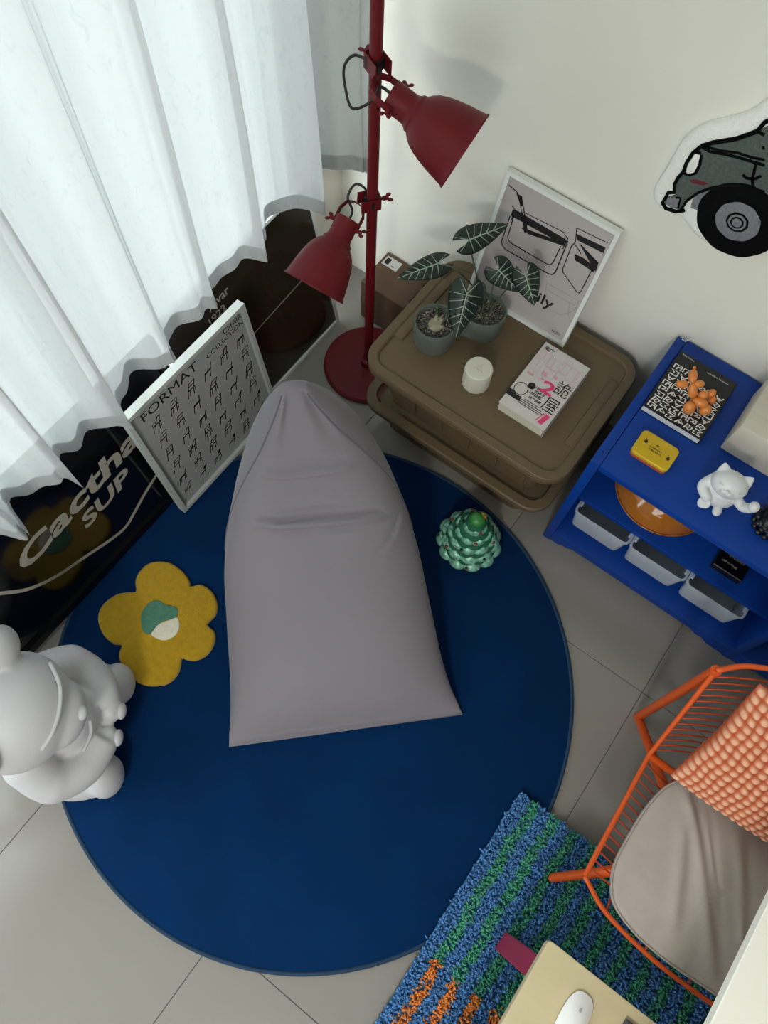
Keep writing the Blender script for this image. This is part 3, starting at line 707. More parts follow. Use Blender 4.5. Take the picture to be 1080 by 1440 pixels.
for k in range(900):
    c = random.choice((L1c, L2c)); a = random.random() * 2 * PI; rr = .056 * math.sqrt(random.random())
    s_ = random.uniform(.0018, .0042)
    w.ell((c.x + rr * .95 * math.cos(a), c.y + rr * .95 * math.sin(a), PZ + .0755 + random.uniform(0, .003)), (s_, s_ * random.uniform(.6, 1), s_ * .7), Matrix.Rotation(random.random() * 3, 3, random.choice('XYZ')), 6, 4)
M_grav = bpy.data.materials.new('gravel'); M_grav.use_nodes = True
nt = M_grav.node_tree; vo = nt.nodes.new('ShaderNodeTexVoronoi'); vo.inputs['Scale'].default_value = 260
tcg = nt.nodes.new('ShaderNodeTexCoord'); rg = nt.nodes.new('ShaderNodeValToRGB'); sp = nt.nodes.new('ShaderNodeSeparateColor')
rg.color_ramp.elements[0].color = (*lin('2A2521'), 1); rg.color_ramp.elements[1].color = (*lin('B5ABA0'), 1); rg.color_ramp.elements[0].position = .45
nt.links.new(tcg.outputs['Object'], vo.inputs['Vector']); nt.links.new(vo.outputs['Color'], sp.inputs[0]); nt.links.new(sp.outputs[0], rg.inputs[0]); nt.links.new(rg.outputs[0], nt.nodes['Principled BSDF'].inputs['Base Color'])
tag(w.build('gravel', M_grav, pot), kind='stuff')

M_leaf = mat('dark_velvet_leaf', '14251E', 0.42, var=.12, vscale=40)
M_vein = mat('pale_vein', '9DB0A0', 0.6)
M_stem = mat('leaf_stalk', '4C5A44', 0.6)
pl_ = thing('alocasia_plant', (L2c.x, L2c.y, PZ + .075), 'alocasia with dark arrow shaped leaves and pale veins in the grey planter', 'plant')
XO_T = [-.34, -.28, -.18, -.05, .1, .25, .42, .6, .78, .92, 1.0]; XO = [.40, .62, .84, .98, 1.0, .93, .80, .60, .36, .15, .004]
def leaf(base, tip, W, hint, stalk, curl=.35, droop=.10):
    base, tip = Vector(base), Vector(tip); l = tip - base; L = l.length; l.normalize()
    n = Vector(hint); n = (n - l * n.dot(l)).normalized(); s = l.cross(n)
    def pt(t_, x):   # x in -1..1 of half width
        return base + l * (t_ * L) + s * (x * W) + n * (-curl * W * abs(x) ** 1.8 * .6 + .10 * W * math.cos(x * 3) - droop * L * (t_ - .3) ** 2)
    w = MB(); NTt = 26; NX = 5
    for sg in (1, -1):
        rows = []
        for i in range(NTt + 1):
            t_ = -.34 + 1.34 * i / NTt; xo = float(np.interp(t_, XO_T, XO)); xi = 0 if t_ >= -.02 else min(xo - .002, .10 + .9 * (-.02 - t_))
            rows.append([pt(t_, sg * (xi + (xo - xi) * k / NX)) for k in range(NX + 1)])
        w.loft(rows, False, False, False)
    o = w.build('leaf', M_leaf, pl_, True, recalc=False)
    so = o.modifiers.new('thickness', 'SOLIDIFY'); so.thickness = .0012; so.offset = 0
    w = MB(); up = n * .0009
    w.tube([pt(-.03 + 1.02 * i / 12, 0) + up for i in range(13)], [.0021 - .0014 * i / 12 for i in range(13)], 6)
    for sg in (1, -1):
        for t0, t1, x1 in ((0, -.26, .55), (.02, .06, .92), (.12, .26, .88), (.27, .44, .74), (.43, .60, .56), (.60, .75, .36)):
            w.tube([pt(t0 + (t1 - t0) * k / 5, sg * x1 * k / 5) + up for k in range(6)], [.0014 - .0008 * k / 5 for k in range(6)], 5)
    w.build('veins', M_vein, o, True)
    if stalk: MB().tube(smooth_open([Vector(p) for p in stalk] + [base - n * .001], 8), .0022, 7).build('stalk', M_stem, pl_, True)
G = PZ + .078
leaf((-.609, 1.284, .715), (-.549, 1.380, .730), .036, (.15, -.75, .75), [(-.535, 1.298, G), (-.560, 1.290, .58)], .3)
leaf((-.662, 1.237, .63), (-.728, 1.138, .615), .034, (.3, -.25, 1), [(-.535, 1.300, G), (-.56, 1.28, .56), (-.62, 1.255, .625)], .25)
leaf((-.547, 1.205, .630), (-.523, 1.139, .525), .047, (.35, -.45, .8), [(-.527, 1.296, G), (-.53, 1.275, .60), (-.540, 1.235, .645)], .3)
leaf((-.516, 1.300, .655), (-.443, 1.314, .605), .038, (.3, -.6, .8), [(-.518, 1.310, G), (-.522, 1.31, .58)], .3)
leaf((-.446, 1.322, .665), (-.390, 1.304, .600), .037, (.3, -.65, .75), [(-.512, 1.300, G), (-.485, 1.315, .58)], .3)
# caudex plant
M_caud = mat('pale_caudex', '9A967E', 0.7, var=.15, vscale=40)
w = MB(); cb = Vector((-.607, 1.172, PZ + .078))
w.ell(cb + Vector((0, 0, .012)), (.021, .021, .018)); 
for dx, dy, h, r in ((-.004, .006, .045, .006), (.010, .010, .040, .0055), (.018, .0, .026, .006), (.004, .018, .035, .005)):
    w.tube([cb + Vector((dx * .5, dy * .5, .015)), cb + Vector((dx, dy, h * .7)), cb + Vector((dx * 1.4, dy * 1.4, h))], [r * 1.3, r, r * .6], 10)
cd = blob('caudex_succulent', w, .0018, M_caud, None, 4)
tag(cd, 'pale swollen caudex succulent with stubby branches in the front of the planter', 'plant')
for (x, y, z), (x2, y2, z2) in (((-.004, .006, .04), (-.012, .016, .078)), ((.012, .012, .036), (.016, .018, .07)), ((.018, .0, .026), (.024, .010, .052))):
    w = MB(); w.tube([cb + Vector((x, y, z)), cb + Vector((x2, y2, z2))], .0018, 6); w.ell(cb + Vector((x2, y2, z2 + .004)), (.004, .003, .009), None, 8, 6); w.build('shoot', M_stem, cd, True)

# ------------------------------------------------------------------ white round speaker
M_cylw = mat('warm_white_plastic', 'CFCDBF', 0.5)
t = thing('smart_speaker', (-.432, 1.145, ZL), 'small white cylinder speaker standing on the storage bin lid', 'speaker')
Ts = Matrix.Translation((-.432, 1.135, ZL))
MB().lathe([(.001, .001), (.036, .001), (.0385, .004), (.040, .012), (.040, .072), (.0385, .0775), (.036, .0795), (.001, .080)], 48, Ts, True, True).build('body', M_cylw, t, True, 35)
w = MB()
w.lathe([(.006, .0801), (.006, .0808), (.0068, .0808), (.0068, .0801)], 24, Ts)
for a in (90, 210, 330):
    st = len(w.v); w.rbox(.010, .015, -.0006, .0006, .080, .0807, .0002, 1); w.xf(Ts @ Matrix.Rotation(math.radians(a), 4, 'Z'), st)
w.build('touch_marks', mat('soft_grey_mark', 'A9A79B', .5), t)

# ------------------------------------------------------------------ pink and white paperback
M_cover = mat('book_cover_white', 'CFC8C6', 0.45)
M_pages = mat('book_pages', 'C9C4B4', 0.8, bump=.3, bscale=10, stretch=(1, 1, 120))
M_pink = mat('pink_print', 'DE3F74', 0.5); M_pinkl = mat('pale_pink_print', 'D9A3AE', 0.5)
BX0, BX1, BY0, BY1, BZ0, BZ1 = -.336, -.186, 1.098, 1.348, ZL + .001, ZL + .045
t = thing('paperback_book', ((BX0 + BX1) / 2, (BY0 + BY1) / 2, ZL), 'thick white paperback with pink floor plan and black characters on the bin', 'book')
MB().box(BX0 + .002, BX1 - .004, BY0 + .003, BY1 - .002, BZ0 + .0012, BZ1 - .0012).build('pages', M_pages, t)
w = MB(); w.box(BX0, BX1, BY0, BY1, BZ1 - .0012, BZ1); w.box(BX0, BX1, BY0, BY1, BZ0, BZ0 + .0012); w.box(BX1 - .0012, BX1, BY0, BY1, BZ0, BZ1); w.build('cover', M_cover, t)
fnK = frame_fn((BX0, BY0, BZ1), (1, 0, 0), (0, 1, 0))
def printed(name, m, *items):
    w = MB()
    for it in items: it(w)
    return w.build(name, m, t, recalc=False)
printed('title_character', M_ink, lambda w: put_text(w, '詭', .05, (.101, .118), fnK, .0005, 0, fit=.043, fith=.050))
printed('title_character', M_ink, lambda w: put_text(w, '屋', .05, (.099, .052), fnK, .0005, 0, fit=.043, fith=.050))
printed('author_lettering', M_ink, lambda w: put_text(w, '雨穴', .02, (.008, .226), fnK, .0005, .0003, fit=.030))
for tx, xy, ft in (('11棟奇怪', (.052, .098), .044), ('的房子、', (.062, .086), .036), ('11張詭異', (.045, .074), .044), ('的平面圖', (.058, .061), .038)):
    printed('blurb_line', M_ink, lambda w: put_text(w, tx, .012, xy, fnK, .0005, .0003, fit=ft))
for i, (a_, b_) in enumerate(((.052, .098), (.045, .112), (.042, .120), (.042, .110))):
    printed('small_print_line', M_ink, lambda w: w.ribbon([(a_, .052 - i * .0062), (b_, .052 - i * .0062)], .0022, fnK, z=.0005))
printed('ring_print', M_ink, lambda w: w.ribbon(smooth_closed([(.026 + .019 * math.cos(x), .074 + .021 * math.sin(x)) for x in np.linspace(0, 2 * PI, 12, endpoint=False)], 3), .0022, fnK, True, z=.0005))
printed('dark_print', M_ink, lambda w: w.poly([(.0, .058), (.012, .058), (.026, .050), (.040, .052), (.046, .036), (.0, .036)], fnK, .0005))
printed('round_badge', M_ink, lambda w: w.poly([(.046 + .011 * math.cos(x), .100 + .0115 * math.sin(x)) for x in np.linspace(0, 2 * PI, 24, endpoint=False)], fnK, .0006))
printed('pink_numeral', M_pink, lambda w: put_text(w, '2', .05, (.066, .100), fnK, .0007, .0012, fit=.040, fith=.042))
printed('pink_label', M_pink, lambda w: w.poly([(.118, .012), (.132, .010), (.140, .046), (.126, .048)], fnK, .0005))
printed('pink_label', M_pink, lambda w: w.poly([(.110, .012), (.113, .012), (.122, .046), (.119, .046)], fnK, .0005))
w = MB(); rn = random.Random(11)
for x0, y0, x1, y1 in ((.006, .196, .040, .222), (.006, .150, .034, .190), (.040, .180, .072, .214), (.046, .150, .078, .178), (.078, .186, .104, .222), (.080, .158, .100, .184), (.106, .176, .128, .222), (.108, .150, .144, .172), (.130, .184, .146, .214), (.012, .128, .050, .146), (.054, .134, .070, .148)):
    w.ribbon([(x0, y0), (x1, y0), (x1, y1), (x0, y1)], .0012, fnK, True, z=.0005)
    if rn.random() < .6:
        xm = x0 + (x1 - x0) * rn.uniform(.3, .7); w.ribbon([(xm, y0), (xm, y1)], .001, fnK, z=.0005)
    if rn.random() < .45:
        w.poly([(x0, y0), (x0 + (x1 - x0) * .5, y0), (x0 + (x1 - x0) * .5, y0 + (y1 - y0) * .4), (x0, y0 + (y1 - y0) * .4)], fnK, .0005)
w.build('floor_plan_print', M_pinkl, t, recalc=False)

# ------------------------------------------------------------------ tufted tree decoration
M_mint = mat('mint_foil', '86C4AC', 0.35, metal=.2, var=.55, vscale=90, bump=.5, bscale=90, bdist=.004)
M_dgrn = mat('dark_green_cloth', '0E5A40', 0.8, var=.15, vscale=50)
M_ball = mat('green_ball', '2F7A36', 0.4); M_gold = mat('gold_star', 'B08A20', 0.35, metal=.6); M_bead = mat('red_bead', '7E1420', 0.3); M_beadk = mat('black_bead', '11131A', 0.3)
TCx, TCy, TZ = -.212, .862, .0105
t = thing('tree_decoration', (TCx, TCy, TZ), 'green tiered tree decoration with mint scalloped edges and a green ball on top', 'decoration')
Tt = Matrix.Translation((TCx, TCy, TZ))
MB().lathe([(.001, 0), (.090, 0), (.088, .02), (.060, .09), (.028, .16), (.012, .185), (.001, .186)], 40, Tt, True, True).build('core', M_dgrn, t, True, 60)
tiers = [(.104, .010, 11), (.092, .048, 10), (.076, .084, 9), (.058, .118, 8), (.038, .150, 6)]
bi = 0
for ti, (R_, z_, n_) in enumerate(tiers):
    w = MB(); seg = n_ * 12; off = ti * .35
    prof = [(.74, .020), (.82, .019), (.91, .014), (.975, .006), (1.0, 0), (.97, -.006), (.88, -.007), (.78, 0), (.74, .010)]
    rings = []
    for fr, dz in prof:
        ring = []
        for k in range(seg):
            a = 2 * PI * k / seg; sc = abs(math.sin(a * n_ / 2 + off)); rr = R_ * fr * (1 - (.13 * (1 - sc ** .6)) * fr ** 3)
            ring.append((TCx + rr * math.cos(a), TCy + rr * math.sin(a), TZ + .008 + z_ + dz + .005 * sc * fr))
        rings.append(ring)
    rings.append(rings[0])
    tr_ = w.loft(rings, False, False).build('tier', M_mint if True else M_dgrn, t, True, 70)
    # dark green skirt between tiers
    rings = []
    for fr, dz in ((.45, .036), (.66, .030), (.85, .019), (.85, .015), (.45, .03)):
        rings.append([(TCx + R_ * fr * math.cos(2 * PI * k / 48), TCy + R_ * fr * math.sin(2 * PI * k / 48), TZ + .010 + z_ + dz) for k in range(48)])
    MB().loft(rings, False, False).build('skirt', M_dgrn, t, True, 50)
    for k in range(4 if ti < 4 else 3):
        a = 2 * PI * (k + .37 * ti) / (4 if ti < 4 else 3) + .5
        MB().ell((TCx + R_ * .93 * math.cos(a), TCy + R_ * .93 * math.sin(a), TZ + z_ + .022), (.005, .005, .005), None, 10, 8).build('bead', M_bead if (k + ti) % 2 else M_beadk, t, True)
MB().ell((TCx, TCy, TZ + .198), (.024, .024, .022), None, 20, 14).build('ball', M_ball, t, True)
st = [(.012 * (1 if k % 2 == 0 else .45) * math.sin(PI * k / 5), .012 * (1 if k % 2 == 0 else .45) * math.cos(PI * k / 5)) for k in range(10)]
MB().prism(st, -.003, .003, lambda x, y, z: (TCx + .012 + x * .8, TCy + .012 + z - x * .3, TZ + .222 + y)).build('star', M_gold, t)

# ------------------------------------------------------------------ blue shelf unit
M_blue = mat('blue_painted_wood', '01388F', 0.5, spec=.3, var=.05, vscale=10, bump=.05, bscale=80)
SX0, SX1, SY0, SY1, ST = -.037, 1.23, 1.030, 1.505, .547
sh = thing('shelf_unit', (.6, 1.27, 0), 'low bright blue wooden shelf unit against the white wall', 'shelf')
for nm, x0 in (('side_panel', SX0), ('divider', .600), ('side_panel', SX1 - .026)):
    MB().rbox(x0, x0 + .026, SY0, SY1, .0, ST - (.0265 if nm == 'divider' else 0), .002, 2).build(nm, M_blue, sh, True, 30)
MB().rbox(SX0 + .0275, SX1 - .0275, SY0, SY1, ST - .025, ST, .002, 2).build('top_board', M_blue, sh, True, 30)
MB().rbox(SX0 + .026, .600, SY0 + .050, SY1 - .01, .243, .261, .002, 2).build('middle_shelf', M_blue, sh, True, 30)
MB().rbox(.626, SX1 - .026, SY0 + .050, SY1 - .01, .243, .261, .002, 2).build('middle_shelf', M_blue, sh, True, 30)
MB().rbox(SX0 + .026, SX1 - .026, SY0 + .002, SY1 - .01, .050, .072, .002, 2).build('bottom_board', M_blue, sh, True, 30)
MB().box(SX0 + .026, SX1 - .026, SY1 - .009, SY1 - .001, .05, ST - .026).build('back_panel', M_blue, sh)
def apron(x0, x1):
    P = [(x0, .05), (x0, .004), (x0 + .03, .004), (x0 + .04, .014), (x0 + .06, .018), (x0 + .075, .030), (x1 - .12, .030), (x1 - .10, .018), (x1 - .07, .016), (x1 - .055, .004), (x1, .004), (x1, .05)]
    MB().prism(P, 0, .016, lambda x, z, d: (x, SY0 + .002 + d, z)).build('apron', M_blue, sh)
apron(SX0 + .026, .600); apron(.626, SX1 - .026)
MB().tube([(-.024, 1.07, ST - .002), (-.024, 1.07, ST + .0004)], .003, 10).build('screw_hole', M_slot, sh)
# three pale grey trays under the middle shelf
M_tray = mat('pale_grey_plastic', 'A9B2C2', 0.45)
names = ('leftmost pale grey tray in the blue shelf, nearest the storage bins', 'middle one of three pale grey trays in the blue shelf', 'rightmost pale grey tray in the blue shelf, nearest the divider')
for i in range(3):
    x0 = .003 + i * .182; x1 = x0 + .174
    t = thing('tray', ((x0 + x1) / 2, 1.16, .145), names[i], 'tray', 'grey trays in the blue shelf')
    zt, zb = .240, .145; y0, y1 = 1.045, 1.285
    prof = [(.014, zb), (.010, zb + .004), (.0, zt - .006), (-.003, zt - .006), (-.003, zt), (.003, zt), (.004, zt - .006), (.013, zb + .005), (.016, zb + .003)]
    rings = [[(x, y, z) for x, y in rrect(x0 + d, x1 - d, y0 + d * .35, y1 - d, .012, 5)] for d, z in prof]
    MB().loft(rings, True, True).build('tub', M_tray, t, True, 35)
    for xs in (x0 + .002, x1 - .010):
        MB().rbox(xs, xs + .008, y0 + .02, y1 - .02, .2405, .2428, .0008, 1).build('runner', M_tray, t)
# amber dome and black sign box on the middle shelf
M_amber = mat('amber_glass', 'A9651B', 0.08, spec=.7, coat=.5)
t = thing('amber_dome', (.180, 1.255, .261), 'shiny amber glass dome on the middle shelf under the blue top', 'dome')
Ta = Matrix.Translation((.180, 1.250, .261))
MB().lathe([(.128, .001), (.140, .001), (.143, .006), (.141, .012), (.132, .040), (.112, .070), (.082, .092), (.045, .106), (.001, .111)], 56, Ta, False, True).build('glass', M_amber, t, True, 50)
MB().lathe([(.145, .001), (.147, .003), (.145, .006), (.142, .003)], 56, Ta).build('rim', M_amber, t, True)
M_blackbox = mat('black_card', '0B0B0E', 0.35)
t = thing('black_sign_box', (.445, 1.14, .261), 'small black box with white lettering on the middle shelf', 'box')
MB().rbox(.392, .480, 1.115, 1.190, .2615, .290, .002, 1).build('body', M_blackbox, t)
w = MB(); fnX = frame_fn((.392, 1.115, .290), (1, 0, 0), (0, 1, 0))
put_text(w, 'STUDIO', .02, (.026, .046), fnX, .0004, .0001, fit=.046, fith=.006); put_text(w, 'along', .02, (.014, .022), fnX, .0004, .0001, fit=.046, fith=.009)
w.build('lettering', M_ink_w, t, recalc=False)
tag(MB().ell((.70, 1.10, .112), (.025, .025, .0395), None, 20, 14).build('green_jar', mat('pale_green', '7E8F7A', .4), None, True), 'pale green rounded jar on the bottom board past the divider', 'jar')

# ------------------------------------------------------------------ things on the blue shelf
t = thing('pattern_book', (.078, 1.34, ST), 'black book with white angular letter pattern under the orange balloon dog', 'book')
KX0, KX1, KY0, KY1, KZ = -.008, .161, 1.236, 1.446, ST + .022
M_bookw = mat('white_page_edge', 'D3D6DC', 0.6, bump=.2, bscale=8, stretch=(1, 1, 150))
MB().box(KX0 + .001, KX1 - .003, KY0 + .0015, KY1 - .0015, ST + .0015, KZ - .001).build('pages', M_bookw, t)
w = MB(); w.box(KX0, KX1, KY0, KY1, KZ - .001, KZ); w.box(KX0, KX1, KY0, KY1, ST + .0005, ST + .0015); w.box(KX1 - .001, KX1, KY0, KY1, ST + .0005, KZ); w.build('cover', mat('black_cover', '0E0E10', .4), t)
fnW = frame_fn((KX0, KY0, KZ), (1, 0, 0), (0, 1, 0)); w = MB(); rn = random.Random(5)
gl_ = [[[(0, 0), (0, 1), (1, 1), (1, .4), (.35, .35), (.7, .75)]], [[(0, 1), (.5, 0), (1, 1)], [(.25, .55), (.8, .5)]], [[(0, 0), (.5, 1), (1, .4), (.4, .3)], [(.2, .75), (.5, .5)]],
       [[(0, 0), (1, 0), (1, 1), (0, 1), (.5, .5)], ], [[(0, .1), (0, 1), (1, 1), (1, 0)], [(.4, 0), (.5, .6), (.9, .6)]], [[(0, 1), (1, 1), (.5, .45), (1, 0), (0, 0), (0, .55)]], [[(0, 0), (.2, 1), (1, .7), (.7, 0), (.25, .3), (.6, .6)]]]
for r in range(8):
    for c in range(6):
        if r == 7 and c > 1: continue
        cx = .008 + c * .0265; cy = .007 + r * .0205; sx, sy = .0205, .0150
        for st_ in gl_[rn.randrange(len(gl_))]: w.ribbon([(cx + x * sx, cy + y * sy) for x, y in st_], .0040, fnW, z=.0004)
M_inkW = mat('pure_white_print', 'E6E6E4', .6)
w.build('letter_pattern', M_inkW, t, recalc=False)
w = MB(); put_text(w, 'Mark Gowing', .005, (.010, .199), fnW, .0004, 0, fit=.034); put_text(w, 'Letterform Variations', .005, (.088, .190), fnW, .0004, 0, fit=.062); w.build('small_lettering', M_inkW, t, recalc=False)

M_dog = mat('orange_balloon', 'DA8440', 0.28, spec=.5)
dg = thing('balloon_dog', (.100, 1.315, KZ), 'small orange balloon dog figurine standing on the pattern book', 'figurine')
Z0 = KZ
def seg_(p, q, r, name):
    p, q = Vector(p), Vector(q); d = (q - p); L = d.length
    r = r * 1.38; MB().ell((p + q) / 2, (r, r, L / 2 * 1.08), rot_to(d), 18, 14).build(name, M_dog, dg, True)
# snout up, ears, neck and four stubby legs
def ball_(c, rad, d, name):
    MB().ell(c, rad, rot_to(d), 20, 14).build(name, M_dog, dg, True)
ball_((.0524, 1.3356, Z0 + .072), (.0115, .0115, .0185), (-.33, .75, .18), 'snout')
ball_((.0440, 1.3560, Z0 + .077), (.0042, .0042, .0050), (-.33, .75, .18), 'nose')
ball_((.0415, 1.3030, Z0 + .066), (.0110, .0110, .0165), (-.75, -.55, .1), 'ear'); ball_((.0760, 1.3300, Z0 + .066), (.0095, .0095, .0140), (.75, .55, .0), 'ear')
ball_((.0727, 1.3143, Z0 + .051), (.0120, .0120, .0215), (-.42, .25, .70), 'neck')
ball_((.0907, 1.2861, Z0 + .0225), (.0155, .0155, .0220), (-.1, -.2, 1), 'leg'); ball_((.0930, 1.3190, Z0 + .019), (.0120, .0120, .0185), (.1, .15, 1), 'leg')
ball_((.1050, 1.3060, Z0 + .0370), (.0125, .0125, .0200), (.8, .15, .05), 'body')
ball_((.1261, 1.3070, Z0 + .0205), (.0150, .0150, .0200), (.2, -.3, 1), 'leg'); ball_((.1250, 1.3400, Z0 + .019), (.0115, .0115, .0185), (.2, .2, 1), 'leg')
ball_((.1001, 1.3225, Z0 + .0470), (.0120, .0120, .0135), (.2, .2, 1), 'tail'); ball_((.1150, 1.3440, Z0 + .0420), (.0100, .0100, .0120), (.4, .5, .3), 'tail_tip')

M_tin = mat('yellow_tin', 'D2AE22', 0.35, metal=.15, var=.06, vscale=30); M_tinr = mat('red_tin', 'B4502F', 0.4, metal=.1)
t = thing('mint_tin', (.078, 1.142, ST), 'small flat tin with yellow lid and red base on the blue shelf', 'tin')
R0 = rrect(.030, .132, 1.104, 1.178, .012, 5)
pad(MB(), R0, ST + .0005, ST + .014, .0015).build('base', M_tinr, t, True, 40)
pad(MB(), inset(R0, -.0012), ST + .012, ST + .0235, .0028).build('lid', M_tin, t, True, 40)
fnT = frame_fn((.030, 1.104, ST + .0235), (1, 0, 0), (0, 1, 0)); w = MB()
put_text(w, 'COMFORT', .006, (.033, .036), fnT, .0003, .0001, fit=.034, fith=.0048); put_text(w, 'SOME MINTS', .006, (.033, .028), fnT, .0003, .0001, fit=.036, fith=.0048)
w.poly([(.045, .048), (.050, .053), (.056, .048)], fnT, .0003)
for cx, cy in ((.014, .040), (.082, .030)):
    w.poly([(cx, cy), (cx + .008, cy - .002), (cx + .010, cy + .005), (cx + .005, cy + .010), (cx + .002, cy + .006)], fnT, .0003); w.ribbon([(cx + .003, cy + .008), (cx + .002, cy + .014)], .001, fnT, z=.0003); w.ribbon([(cx + .006, cy + .009), (cx + .010, cy + .013)], .001, fnT, z=.0003)
w.build('lettering', M_ink, t, recalc=False)

# beckoning cat
M_cat = mat('white_ceramic', 'D6D8DB', 0.38, spec=.5)
CB = Vector((.262, 1.128, ST)); cf = Vector((.06, -1.0, 0)).normalized(); cs = Vector((1.0, .06, 0)).normalized()
def cl(f, s, z): return CB + cf * f + cs * s + Vector((0, 0, z))
Rc = Matrix((cf, cs, Vector((0, 0, 1)))).transposed()
HT = Matrix.Rotation(-.62, 3, 'Y')                    # the head looks up a little
HC = cl(.010, 0, .098); Rh = Rc @ HT
def hl(f, s, z): return HC + Rh @ Vector((f, s, z))
w = MB()
w.ell(cl(0, 0, .037), (.040, .046, .041), Rc); w.ell(cl(-.004, 0, .060), (.034, .038, .036), Rc)
w.ell(HC, (.036, .044, .034), Rh, 32, 20)
for sg in (-1, 1):
    st = len(w.v); w.lathe([(.019, 0), (.014, .012), (.004, .025), (.0005, .027)], 14, None, True, True)
    for i in range(st, len(w.v)): x, y, z = w.v[i]; w.v[i] = (x * .5, y, z)
    w.xf(Matrix.Translation(hl(-.004, sg * .025, .017)) @ Rh.to_4x4() @ Matrix.Rotation(-sg * .45, 4, 'X'), st)
    w.ell(cl(.034, sg * .020, .010), (.016, .012, .010), Rc)
    w.ell(hl(.032, sg * .0065, -.009), (.0085, .0095, .0075), Rh)
    w.ell(hl(.027, sg * .019, .003), (.0065, .010, .0050), Rh)
w.ell(hl(.040, 0, -.003), (.0035, .0045, .003), Rh)
w.tube(smooth_open([cl(.0, -.034, .072), cl(.020, -.045, .055), cl(.036, -.026, .046)], 5), .0135, 12); w.ell(cl(.037, -.024, .046), (.0135, .0135, .0135)); w.ell(cl(0, -.034, .072), (.0135, .0135, .0135))
w.tube(smooth_open([cl(.010, .036, .060), cl(.022, .058, .060), cl(.026, .072, .078)], 5), .0125, 12); w.ell(cl(.027, .074, .090), (.0135, .0130, .0145), Rc)
w.tube([cl(.036 * math.cos(a), .040 * math.sin(a), .074 - .008 * math.cos(a)) for a in np.linspace(-PI, PI, 24, endpoint=False)], .0038, 8, True)
cat = thing('lucky_cat', tuple(CB), 'white ceramic beckoning cat with one raised paw on the blue shelf', 'figurine')
blob('cat_body', w, .0019, M_cat, cat, 4, ST + .0004)
st = MB(); st.lathe([(.001, -.002), (.014, -.002), (.0155, 0), (.014, .003), (.012, .0035), (.001, .0025)], 24, None, True, True)
st.xf(Matrix.Translation(cl(.041, -.018, .024)) @ rot_to(cf * .8 + Vector((0, 0, .5)) - cs * .2).to_4x4()); st.build('coin', M_cat, cat, True, 40)
for sg in (-1, 1): MB().tube([hl(.0335 - .001 * abs(k), sg * (.019 + .006 * k), .004 - .0015 * k * k) for k in (-1, 0, 1)], .0013, 6).build('eyelid', M_cat, cat, True)

# cream box and dark knobbly figurine at the right
M_cream = mat('pale_wood_box', 'C9C2B4', 0.6, var=.06, vscale=6, stretch=(1, 6, 1))
t = thing('cream_box', (.31, 1.37, ST), 'pale cream wooden speaker box with a dark round hole on the blue shelf', 'box')
MB().rbox(.211, .40, 1.262, 1.46, ST + .0005, .668, .004, 2).build('body', M_cream, t, True, 40)
MB().lathe([(.001, .0005), (.026, .0005), (.030, .003), (.033, .003), (.033, 0)], 32, Matrix.Translation((.300, 1.358, .668)), True, False).build('hole', M_blackbox, t, True, 40)
t = thing('knobbly_figurine', (.405, 1.14, ST), 'black knobbly figurine beside the white cat at the shelf front', 'figurine')
w = MB(); rn = random.Random(2)
w.ell((.405, 1.14, ST + .032), (.036, .036, .032))
for k in range(26):
    a = 2 * PI * k / 13; w.ell((.405 + .038 * math.cos(a), 1.14 + .038 * math.sin(a), ST + (.010 if k < 13 else .028)), (.008, .008, .008), None, 10, 8)
blob('knob_base', w, .0022, mat('black_glazed', '0D0F12', .3), t, 2, ST + .0004)
MB().lathe([(.001, .052), (.026, .052), (.030, .060), (.031, .085), (.028, .088), (.026, .084), (.001, .080)], 32, Matrix.Translation((.405, 1.14, ST)), True, True).build('cap', M_blackbox, t, True, 40)
MB().lathe([(.018, .0835), (.0205, .0835), (.0205, .0845), (.018, .0845)], 32, Matrix.Translation((.405, 1.14, ST))).build('white_ring', M_inkW, t)

# ------------------------------------------------------------------ car shaped wall rug
def fnC(x, z, h=0.0): return (x, WALL_Y - .001 - h, 1.0 + z)
M_tuftw = mat('white_tuft', 'FCFBF6', 0.95, spec=.1, var=.04, vscale=90, bump=.8, bscale=400, bdist=.003)
M_tuftg = mat('grey_green_tuft', '5D6563', 0.95, spec=.1, var=.18, vscale=140, bump=.9, bscale=400, bdist=.003)
M_tuftk = mat('black_tuft', '0B0B0D', 0.95, spec=.1, bump=.8, bscale=400, bdist=.003)
M_tufts = mat('silver_tuft', '84838A', 0.95, spec=.1, var=.15, vscale=120, bump=.8, bscale=400, bdist=.003)
M_tuftr = mat('dark_red_tuft', '6A2029', 0.95)
t = thing('car_wall_rug', (.1, WALL_Y - .02, .87), 'tufted rug shaped like a dark grey off-road car hung on the wall', 'wall rug')
base = CAR_BASE + [(.10, -.03), (.19, .0), (.24, -.02), (.32, -.02), (.40, .05), (.42, .14), (.40, .24), (.36, .36), (.28, .44), (.16, .45), (.02, .40), (-.08, .31)]
base = base[::-1]
pad(MB(), smooth_closed(base, 2), 0.0, .030, .022, fnC, 7).build('white_border', M_tuftw, t, True, 60)
body = CAR_BODY[:5] + [(-.06, .29), (.03, .36), (.15, .41), (.27, .40), (.33, .33), (.37, .22), (.38, .14), (.36, .07), (.30, .03), (.10, .05)] + CAR_BODY[5:]
pad(MB(), body[::-1], .018, .0325, .003, fnC, 2).build('car_body', M_tuftg, t, True, 60)
w = MB()
for wd, pts in CAR_LINES: w.ribbon(pts, wd * 1.7, lambda x, y, h: fnC(x, y, h), z=.0295, th=.0048)
